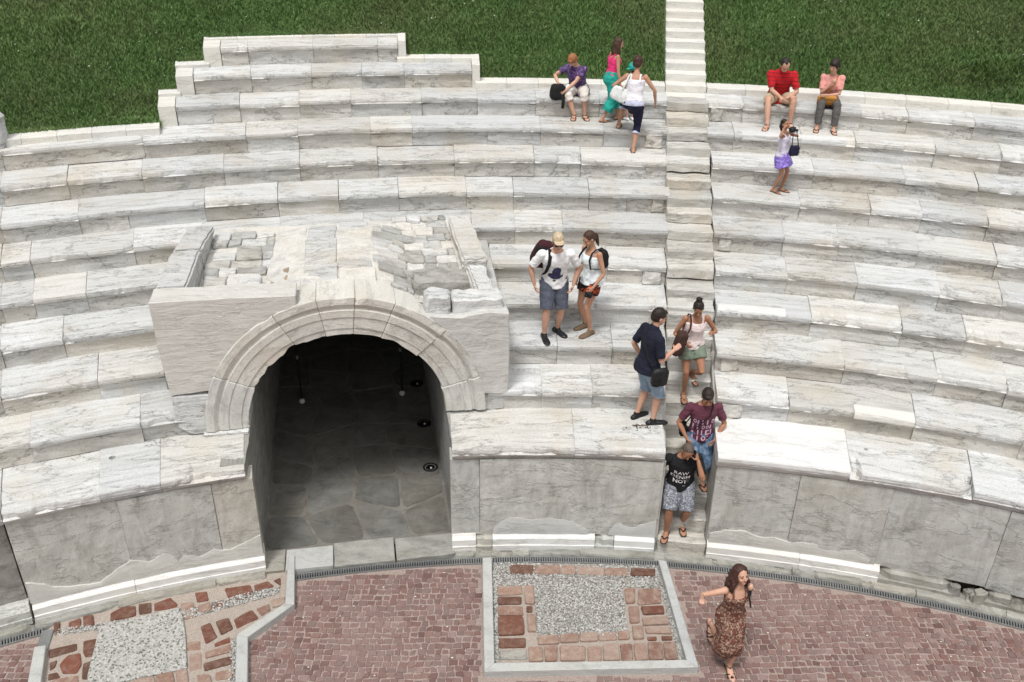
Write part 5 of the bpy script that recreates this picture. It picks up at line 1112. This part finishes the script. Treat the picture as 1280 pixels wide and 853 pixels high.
# print on the T-shirt: round dark dome over a flat curved base
pts = [(-.10, -.085), (-.03, -.115), (.05, -.11), (.085, -.085), (.095, -.055), (.06, -.06), (.052, -.02), (.062, .03), (.05, .075), (.01, .095), (-.035, .07), (-.055, .02), (-.05, -.02), (-.085, -.03), (-.06, -.055), (-.105, -.06)]
chest_print(A, *blob2d([(x * 1.15, y * 1.15) for x, y in pts]), 'shirt_print', 'print_navy', .135)
def strap_over(J, i, low_f, low_b, s=.235, off=.016):
    """path from a low front point over shoulder i (0 = left) to a low back point, world space"""
    sg = 1 if i == 0 else -1; x = .056 * sg; sp = J['sp']
    return [Vector(low_f), sp(.15, -.085, x * 1.5), sp(.225, -.082, x * 1.15), sp(.275, -.045, x), sp(.302, .006, x), sp(.275, .055, x), sp(.20, .080, x * 1.2), Vector(low_b)]
c = A['sp'](.125, .14, -.085)
bag('backpack', 'dark maroon backpack slung on the right shoulder of the man in the white T-shirt', 'backpack', c, (.16, .10, .24), A['Rt'] @ Matrix.Rotation(.25, 3, 'Y'), 'f_maroon', [strap_over(A, 1, A['sp'](.05, -.02, -.098), A['sp'](.2, .11, -.07))], 'f_black', .2, 'f_black', .026)

# woman in a pale tank top
B = place('woman in pale tank top and black flowered shorts beside the man in white', -52, [(.325, 18.74, 2.469), (.27, 18.985, 2.469)], [(.05, .16, -.46, 0), (.04, .10, -.47, 0)], yaws=(0, -6), H=1.69, sex='f', fat=1.02, skin='skin_mid', pelvisw=(.30, 18.86, 2.469 + .885), lean=3, head=(-5, 24, 0), hair='pony', hairmat_='hair_brown', curl=(.9, .5),
    wear=[('tank', 'f_cool_white', {'hem': -.035, 'flare': .016}), ('shorts', 'floral_black', {'leg': .46, 'flare': .022, 'waist': .0})], shoes=('shoe', 'f_shoe_brown'), elbow=((.5, .8, -.2), (.5, .8, -.2)))
bag('backpack', 'small black backpack worn by the woman in the pale tank top', 'backpack', B['sp'](.16, .125), (.10, .065, .15), B['Rt'], 'f_black', [strap_over(B, i, B['sp'](.10, .06, .08 * s), B['sp'](.18, .09, .04 * s)) for i, s in ((0, 1), (1, -1))], 'f_black', .1, None, .014)
cw = B['WR'][0] + Vector((-.06, -.03, -.10)); t = bag('camera', 'small black camera held low in the hand of the woman in the tank top', 'camera', cw, (.055, .035, .04), B['Rt'], 'leather', (), None, 0)
o = link('lens', mesh('lens', *lathe([(.02, 0), (.02, .03), (.017, .032), (.012, .022)], 12)), 'iron'); o.parent = t; o.matrix_parent_inverse = Matrix.Identity(4); o.location = (-.03, -.03, .04); o.rotation_euler = (R(90), 0, R(-50))

# man in navy polo reaching out
C_ = place('man in navy polo shirt and denim shorts reaching towards a brown bag', 112, [(.955, 17.52, 1.783), (1.165, 17.36, 1.783)], [(.06, .05, -.50, 0), (1.36, 17.40, 2.98)], yaws=(14, -12), H=1.79, fat=1.02, skin='skin_fair', pelvisw=(1.04, 17.46, 1.783 + .95), lean=5, head=(-6, 14, 0), hair='short', hairmat_='hair_dark', curl=(.5, .25), palm=(None, (0, .6, -.5)),
    wear=[('polo', 'f_navy', {'hem': -.05, 'sleeve': .85, 'flare': .038, 'grow': .018}), ('collar', 'f_navy'), ('shorts', 'pale_denim', {'leg': 1.12, 'flare': .024, 'grow': .018}), ('cuff', 'pale_denim', {'leg': 1.1, 'grow': .022})], shoes=('shoe', 'leather'), elbow=((.4, .9, -.3), (.3, .3, -.9)))
PEOPLE['navy'] = C_
cb = C_['sp'](-.045, -.02, -.150)
bag('shoulder_bag', 'flat black shoulder bag on the hip of the man in the navy polo', 'bag', cb, (.125, .04, .14), Matrix.Rotation(R(18), 3, 'Z'), 'leather', [[cb + Vector((-.09, 0, .12)), C_['sp'](.10, .075, -.105), C_['sp'](.2, .085, -.03), C_['sp'](.285, .045, .04), C_['sp'](.30, -.005, .055), C_['sp'](.25, -.07, .04), C_['sp'](.1, -.095, -.06), cb + Vector((.09, 0, .12))]], 'f_black', .02, 'leather', .012)

# woman with a bun on the stairs
D = place('woman with dark hair bun, pale pink top and olive shorts on the stairway', 4, [(1.87, 18.34, 2.0), (1.735, 18.16, 1.75)], [(2.02, 18.02, 2.93), (1.64, 17.99, 2.76)], yaws=(10, -8), H=1.70, sex='f', skin='skin_tan', pelvisw=(1.785, 18.24, 1.75 + .88), lean=10, head=(-12, 24, -4), hair='bun', hairmat_='hair_dark', curl=(.7, .9), elbow=((.35, 1, -.4), (.6, .9, -.2)), pitch=(18, 0),
    wear=[('tank', 'f_blush', {'hem': -.005, 'flare': .014, 'strap': .02}), ('shorts', 'f_olive', {'leg': .52, 'flare': .026}), ('belt', 'f_brown'), ('watch', 'leather')], shoes=('strap', 'f_shoe_brown'))
cb = Vector((1.555, 18.0, 2.76))
bag('handbag', 'dark brown leather handbag hanging at the side of the woman with the bun', 'bag', cb, (.085, .06, .20), Matrix.Rotation(R(20), 3, 'Z') @ Matrix.Rotation(R(10), 3, 'Y'), 'f_brown', [strap_over(D, 1, cb + Vector((.04, -.03, .17)), cb + Vector((.03, .06, .17)))], 'f_brown', .15, 'f_brown', .014)

# man in burgundy T-shirt
E_ = place('man in burgundy T-shirt with pink lettering and blue jeans on the stairs', 0, [(1.97, 17.36, .78), (1.78, 17.20, .75)], [(-.01, .17, -.46, 0), (.02, .17, -.46, 0)], yaws=(10, -6), H=1.79, fat=.97, skin='skin_tan', pelvisw=(1.85, 17.30, .75 + .945), lean=7, head=(0, 26, 0), hair='short', hairmat_='hair_dark', curl=(.9, .9), elbow=((.9, .5, -.1), (.9, .5, -.1)), pitch=(12, 0),
    wear=[('tee', 'f_burgundy', {'hem': -.045, 'sleeve': .72, 'flare': .016, 'grow': .015}), ('shorts', 'denim', {'leg': 1.30, 'flare': .012, 'grow': .020}), ('cuff', 'pale_denim', {'leg': 1.28, 'grow': .02})], shoes=('flipflop', 'f_black'))
fv = []; ff = []; rgp = random.Random(3)
for line, (z, hh) in zip(('LMR SAW', 'VNTE', 'SUNG', 'XORD'), ((.10, .052), (.045, .07), (-.02, .07), (-.085, .07))): pass
for row_ in range(4):        # four lines of broken pink lettering strokes, too worn to read
    x = -.105
    while x < .10:
        w = rgp.uniform(.028, .05); z0 = .105 - row_ * .068; s = rgp.choice(['bar', 'ring', 'hook', 'bar'])
        if s == 'ring': P2 = [(x + w / 2 + w * .5 * math.cos(a), z0 - .027 + .028 * math.sin(a)) for a in [i * PI / 5 for i in range(10)]]; P3 = [(x + w / 2 + w * .25 * math.cos(a), z0 - .027 + .013 * math.sin(a)) for a in [i * PI / 5 for i in range(10)]]; b = len(fv); fv += P2 + P3; ff += [(b + i, b + (i + 1) % 10, b + 10 + (i + 1) % 10, b + 10 + i) for i in range(10)]
        else:
            b = len(fv); fv += [(x, z0), (x + w * .35, z0), (x + w * .35, z0 - .055), (x, z0 - .055)]; ff.append((b, b + 1, b + 2, b + 3))
            if s == 'hook': b = len(fv); fv += [(x + w * .35, z0 - .04), (x + w, z0 - .04), (x + w, z0 - .055), (x + w * .35, z0 - .055)]; ff.append((b, b + 1, b + 2, b + 3)); b = len(fv); fv += [(x + w * .35, z0), (x + w * .9, z0), (x + w * .9, z0 - .012), (x + w * .35, z0 - .012)]; ff.append((b, b + 1, b + 2, b + 3))
        x += w + .006
chest_print(E_, fv, ff, 'shirt_lettering', 'print_pink', .105, 1.4)
bag('shoulder_bag', 'small dark bag behind the hip of the man in burgundy, strap across his chest', 'bag', E_['sp'](.02, .03, -.135), (.05, .09, .10), E_['Rt'], 'f_black', [[E_['sp'](.06, .0, -.118), E_['sp'](.10, -.088, -.085), E_['sp'](.17, -.094, -.03), E_['sp'](.24, -.085, .03), E_['sp'](.292, -.03, .058), E_['sp'](.30, .02, .055), E_['sp'](.2, .088, -.02), E_['sp'](.06, .05, -.11)]], 'f_black', .1, None, .010)

# man in black T-shirt on the phone
F_ = place('man in black lettered T-shirt and grey patterned shorts phoning on the lowest steps', -6, [(1.675, 16.93, .30), (1.43, 16.79, .25)], [(1.715, 16.66, 1.665), (.08, .04, -.50, 0)], yaws=(6, -14), H=1.76, fat=1.10, skin='skin_tan', pelvisw=(1.56, 16.92, .25 + .885), lean=15, twist=4, head=(4, 24, 6), hair='shaved', hairmat_='hair_shaved', curl=(.8, .8), elbow=((.35, -.35, -1), (.9, .4, -.2)), palm=((-.6, .4, .2), None), pitch=(10, 0),
    wear=[('tee', 'f_black', {'hem': -.05, 'sleeve': .80, 'flare': .016, 'grow': .018}), ('shorts', 'camo', {'leg': .95, 'flare': .03, 'grow': .018}), ('watch', 'leather')], shoes=('flipflop', 'f_black'))
tv, tf = text2d('RAW\nDENIM\nNOT', .078); chest_print(F_, [(x * 1.15, z * 1.15 + .085) for x, z in tv], tf, 'shirt_lettering', 'print_white', .115, xoff=-.03)
chest_print(F_, *blob2d([(.03, -.03), (.12, -.02), (.085, -.10)]), 'shirt_print', 'print_grey', .115)
hw = F_['WR'][0]; pc = F_['HC'] + F_['Rh'] @ Vector((.055 * 1.76, -.01, -.005)) ; o = link('mobile_phone', rbox(pc, .006, .032, .062, F_['Rh'] @ Matrix.Rotation(.3, 3, 'X')), 'leather'); tag(o, 'black mobile phone held to the ear of the man in the black T-shirt', 'phone')

# woman in the brown printed dress
Gd = place('woman with dark curls in brown leaf-print dress, arm stretched out, walking on cobbles', 6, [(1.93, 14.56, .0), (1.75, 14.98, .16)], [(.03, -.06, -.47, 0), (1.385, 14.31, 1.43)], yaws=(0, 0), H=1.70, sex='f', fat=.94, skin='skin_fair', pelvisw=(1.865, 14.66, .875), lean=10, twist=6, head=(10, -24, 0), curl=(.5, .35), palm=(None, (0, -.3, -1)), hair='curly', hairmat_='hair_chest', elbow=((.5, .9, 0), (.6, .5, -.6)), pitch=(8, 50), knee=((.1, -1, 0), (0, -1, -.3)),
    wear=[('dress', 'dress_print', {'hem': -.05, 'top': .215, 'end': 1.38, 'flare': .006, 'wr': .012, 'strap': .019})], shoes=('strap', 'leather'))
bag('handbag', 'small black bag hanging from the shoulder of the woman in the brown dress', 'bag', Gd['sp'](.10, .10, .13), (.06, .08, .12), Gd['Rt'], 'leather', [strap_over(Gd, 0, Gd['sp'](.14, .04, .125), Gd['sp'](.16, .12, .11))], 'leather', .1, None, .010)

# the women on the upper rows
ZT9, ZT8, ZT7 = 4.87, 4.527, 4.184
Hh = place('seated woman with reddish hair, purple top and pale trousers, rummaging in a bag', -16, [(.42, 23.36, ZT8), (.22, 23.36, ZT8)], [(.035, 23.36, 5.02), (-.09, 23.50, 5.13)], yaws=(30, 8), H=1.62, sex='f', fat=1.28, skin='skin_fair', pelvisw=(.295, 23.76, ZT9 + .105), lean=22, twist=-14, head=(-8, 30, 0), hair='bob', hairmat_='hair_reddish', curl=(.8, .8), elbow=((.7, .3, -.5), (.9, .3, 0)), knee=((.25, -1, .6), (-.25, -1, .6)),
    wear=[('tee', 'pattern_purple', {'hem': -.05, 'sleeve': .62, 'flare': .012, 'grow': .016}), ('trousers', 'f_linen', {'leg': 1.32, 'flare': .012, 'grow': .016})], shoes=('strap', 'f_brown'))
cb = Vector((-.09, 23.45, 4.99)); bag('handbag', 'black bag with a dangling strap held open by the seated woman in purple', 'bag', cb, (.14, .11, .14), Matrix.Rotation(.3, 3, 'Z'), 'f_black', [[cb + Vector((.07, -.09, -.02)), cb + Vector((.10, -.13, -.14)), cb + Vector((.09, -.13, -.27))]], 'f_black', .2, None, .03)
o = link('paper_bag', rbox(Vector((.09, 23.44, 5.0)), .07, .05, .12, Matrix.Rotation(.4, 3, 'Y')), 'f_white'); tag(o, 'crumpled white bag between the black bag and the seated woman in purple', 'bag')

Pg = place('girl with long brown hair, bright pink vest and baggy teal trousers', 108, [(1.02, 23.36, ZT8), (.735, 23.14, ZT8)], [(1.02, 23.42, 5.08), (1.03, 22.98, 5.06)], yaws=(0, 6), pitch=(0, 14), H=1.50, sex='f', fat=1.0, skin='skin_mid', pelvisw=(.86, 23.25, ZT8 + .775), lean=7, head=(-12, 8, 0), hair='long', hairmat_='hair_brown', elbow=((.4, .9, -.2), (.4, .9, -.2)),
    wear=[('tank', 'f_pinkhot', {'hem': .025, 'flare': .004, 'top': .24}), ('trousers', 'f_teal', {'leg': 1.60, 'flare': .034, 'grow': .030, 'wr': .014})], shoes=('flipflop', 'f_shoe_brown'))

Wb = place('woman from behind in white lace vest and dark cropped trousers climbing a row', 166, [(1.0, 22.82, ZT8), (1.25, 22.47, ZT7)], [(.985, 22.86, 5.16), (1.60, 22.66, 5.02)], yaws=(0, 10), H=1.66, sex='f', fat=1.08, skin='skin_mid', pelvisw=(1.20, 22.54, ZT7 + .865), lean=16, side=0, head=(-14, -4, 0), hair='bob', hairmat_='hair_chest', elbow=((.8, .5, -.2), (.9, .5, .1)), knee=((.2, -1, .3), (-.1, -1, 0)),
    wear=[('tank', 'lace', {'hem': .01, 'flare': .008, 'top': .235}), ('belt', 'f_lilac', {'grow': .012, 'lo': -.025, 'hi': .012, 'name': 'undershirt_hem'}), ('trousers', 'f_darknavy', {'leg': 1.36, 'flare': .01, 'grow': .014}), ('cuff', 'f_lilac', {'leg': 1.36, 'grow': .016})], shoes=('flipflop', 'f_shoe_brown'))
tb = bag('tote_bag', 'white tote with grey pattern under the arm of the woman seen from behind', 'bag', Wb['sp'](.07, .03, .145) , (.17, .06, .12), Wb['Rt'] @ Matrix.Rotation(-.35, 3, 'Y'), 'f_tote', [[Wb['sp'](.12, -.02, .13), Wb['sp'](.23, -.055, .085), Wb['sp'](.293, -.01, .062), Wb['sp'](.25, .055, .075), Wb['sp'](.12, .07, .12)]], 'f_tote', .05, None, .014)
o = link('teal_cap', mesh('teal_cap', *join([ball((1.235, 23.30, 5.50), .085, .10, .075, None, 16, 12), tube([(1.21, 23.26, 5.49), (1.12, 23.22, 5.47)], [(.07, .008), (.05, .006)], 10)]), smooth=True), 'f_teal'); tag(o, 'teal sun cap of a child hidden behind the woman in white lace', 'cap')
# the child under it, standing behind the woman
Ch = place('small child under a teal cap, hidden behind the woman in white lace', 200, [(1.20, 23.28, ZT8), (1.30, 23.30, ZT8)], (None, None), H=.98, sex='f', skin='skin_mid', hair='bob', hairmat_='hair_brown', wear=[('tee', 'f_white', {'hem': -.04}), ('shorts', 'f_teal', {'leg': .6})], shoes=('shoe', 'f_white'))

# the couple on the right
aR = R(9.6); Rm = place('seated man in red striped polo and beige shorts, hands between his knees', -10, [(4.13, 23.02, ZT8), (3.69, 22.90, ZT8)], [(3.985, 22.99, 5.05), (3.905, 22.96, 5.05)], yaws=(14, -16), H=1.80, fat=1.08, skin='skin_fair', pelvisw=(3.96, 23.44, ZT9 + .11), lean=26, head=(10, 22, 0), hair='receding', hairmat_='hair_dark', curl=(.7, .7), elbow=((.9, .5, -.3), (.9, .5, -.3)), knee=((.35, -1, .6), (-.35, -1, .6)),
    wear=[('polo', 'red_stripe', {'hem': -.05, 'sleeve': .82, 'flare': .014, 'grow': .018}), ('collar', 'red_stripe'), ('shorts', 'f_beige', {'leg': .86, 'flare': .02, 'grow': .016})], shoes=('strap', 'leather'))
Rw = place('seated woman in pink shirt and grey trousers resting chin on hand', -14, [(4.84, 22.73, ZT8), (4.575, 22.84, ZT8)], [(4.70, 22.95, 5.13), (4.745, 23.00, 5.32)], yaws=(8, -6), H=1.66, sex='f', fat=1.02, skin='skin_fair', pelvisw=(4.83, 23.24, ZT9 + .10), lean=14, head=(-30, 6, 0), hair='bob', hairmat_='hair_dark', curl=(.5, 1.0), elbow=((.8, .3, -.5), (.35, -.2, -1)), knee=((.15, -1, .6), (-.15, -1, .6)), palm=(None, (0, 1, 0)),
    wear=[('tee', 'f_rose', {'hem': -.045, 'sleeve': .75, 'flare': .014, 'grow': .016}), ('trousers', 'f_grey', {'leg': 1.90, 'flare': .016, 'grow': .014})], shoes=('flipflop', 'f_black'))
cb = Vector((4.72, 22.99, 5.04)); bag('handbag', 'mustard yellow bag on the lap of the woman in the pink shirt', 'bag', cb, (.17, .055, .085), Matrix.Rotation(R(-12), 3, 'Z') @ Matrix.Rotation(.35, 3, 'X'), 'f_mustard', [[cb + Vector((-.12, 0, .05)), Rw['sp'](.14, -.10, -.03), Rw['sp'](.24, -.085, .03), Rw['sp'](.297, -.01, .05), Rw['sp'](.2, .09, .06)]], 'f_mustard', .02, None, .010)
Gi = place('girl in lilac top and violet skirt raising her arms with a camera', 50, [(3.70, 21.49, 3.841), (3.555, 21.43, 3.841)], [(3.66, 21.30, 4.90), (3.545, 21.33, 4.985)], yaws=(6, -10), H=1.25, sex='f', skin='skin_tan', lean=-4, head=(-8, -14, 0), hair='pony', hairmat_='hair_dark', curl=(.9, .9), elbow=((.9, -.3, -.4), (.9, -.3, .2)),
    wear=[('tank', 'f_lightlilac', {'hem': -.02, 'flare': .004, 'top': .235}), ('skirt', 'purple_ruffle', {'leg': .62, 'wr': .016, 'wsc': 16})], shoes=('flipflop', 'f_shoe_brown'))
cc = (Gi['WR'][0] + Gi['WR'][1]) / 2 + Vector((.06, -.05, .03)); t = bag('camera', 'black camera raised to the face of the girl in the violet skirt', 'camera', cc, (.06, .04, .042), Gi['Rt'], 'leather', (), None, 0)
o = link('lens', mesh('lens', *lathe([(.024, 0), (.024, .05), (.02, .052), (.014, .04)], 12)), 'iron'); o.parent = t; o.location = (.03, -.03, .045); o.rotation_euler = (R(90), 0, R(50))
cb = Vector((3.74, 21.24, 4.63)); bag('handbag', 'dark blue bag hanging in front of the girl with the camera', 'bag', cb, (.085, .04, .085), Matrix.Rotation(.3, 3, 'Z'), 'f_darknavy', [[cb + Vector((-.05, 0, .07)), cb + Vector((-.06, .0, .26)), Gi['sp'](.285, .0, .05)], [cb + Vector((.06, 0, .07)), cb + Vector((.0, .02, .3)), Gi['sp'](.285, -.03, .05)]], 'f_black', .1, None, .008)
# ------------------------------------------------------------------ drilled socket holes in the ledge, and litter
def drill(o, pts, rad, depth=.12):
    bm = bmesh.new()
    for x, y, z in pts: bmesh.ops.create_cone(bm, cap_ends=True, segments=10, radius1=rad, radius2=rad, depth=depth * 2, matrix=Matrix.Translation((x, y, z)))
    me = bpy.data.meshes.new('c'); bm.to_mesh(me); bm.free(); c = bpy.data.objects.new('c', me); COL.objects.link(c)
    m = o.modifiers.new('b', 'BOOLEAN'); m.object = c; m.operation = 'DIFFERENCE'; m.solver = 'EXACT'
    dg = bpy.context.evaluated_depsgraph_get(); dg.update(); r = bpy.data.meshes.new_from_object(o.evaluated_get(dg)); o.modifiers.clear(); r.name = 'seat_block'
    if len(r.polygons) > 50: o.data = r
    bpy.data.objects.remove(c); bpy.data.meshes.remove(me)
led = [o for o in SC.objects if o.name.startswith('seating_row') and 'podium' in o['label'] and 'ledge' in o['label'] and 'above' not in o['label']]
for T in led:
    bl = [c for c in T.children if c.name.startswith('seat_block')]
    if 'left' in T['label']: drill(bl[-1], [(.74, 17.20, 1.783), (.93, 17.19, 1.783), (1.11, 17.18, 1.783)], .018); drill(bl[-4], [(-6.15, 16.35, 1.783)], .045)
    else: drill(bl[1], [(4.05, 16.85, 1.783)], .03)
V = []; F = []
for i in range(26):
    x, y = random.gauss(1.02, .075), random.gauss(17.27, .028); z = 1.79 + random.uniform(0, .02); a = random.random() * 6; s = random.uniform(.015, .035); b = len(V)
    V += [(x - s * math.cos(a), y - s * math.sin(a), z), (x + s * .4 * math.sin(a), y - s * .4 * math.cos(a), z + .008), (x + s * math.cos(a), y + s * math.sin(a), z + random.uniform(0, .015)), (x - s * .4 * math.sin(a), y + s * .4 * math.cos(a), z + .004)]; F += [(b, b + 1, b + 2), (b, b + 2, b + 3)]
M['leaf'] = simple('dry_leaf', (.10, .07, .045), nz=.5)
tag(link('leaf_litter', mesh('leaf_litter', V, F), 'leaf'), 'small heap of dry brown leaves at the feet of the man in navy', 'leaves', kind='stuff')
V = []; F = []
for i in range(95):
    x, y = random.uniform(-3.7, 5.6), random.uniform(14.1, 16.3)
    if math.hypot(x, y) > 16.38 or poly_in(x, y, LEFTPIT) or poly_in(x, y, [(-1.29, 16.6), (1.45, 16.6), (1.60, 14.44), (-1.19, 14.32)]): continue
    s = random.uniform(.006, .018); a = random.random() * 6; b = len(V)
    V += [(x + s * math.cos(a + q), y + s * .7 * math.sin(a + q), .006 + random.uniform(0, .008)) for q in (0, 1.5, 3.1, 4.6)]; F.append((b, b + 1, b + 2, b + 3))
M['paper'] = simple('paper_scrap', (.62, .60, .56), nz=.3)
tag(link('paper_scraps', mesh('paper_scraps', V, F), 'paper'), 'tiny pale scraps scattered over the red cobbles', 'litter', kind='stuff')
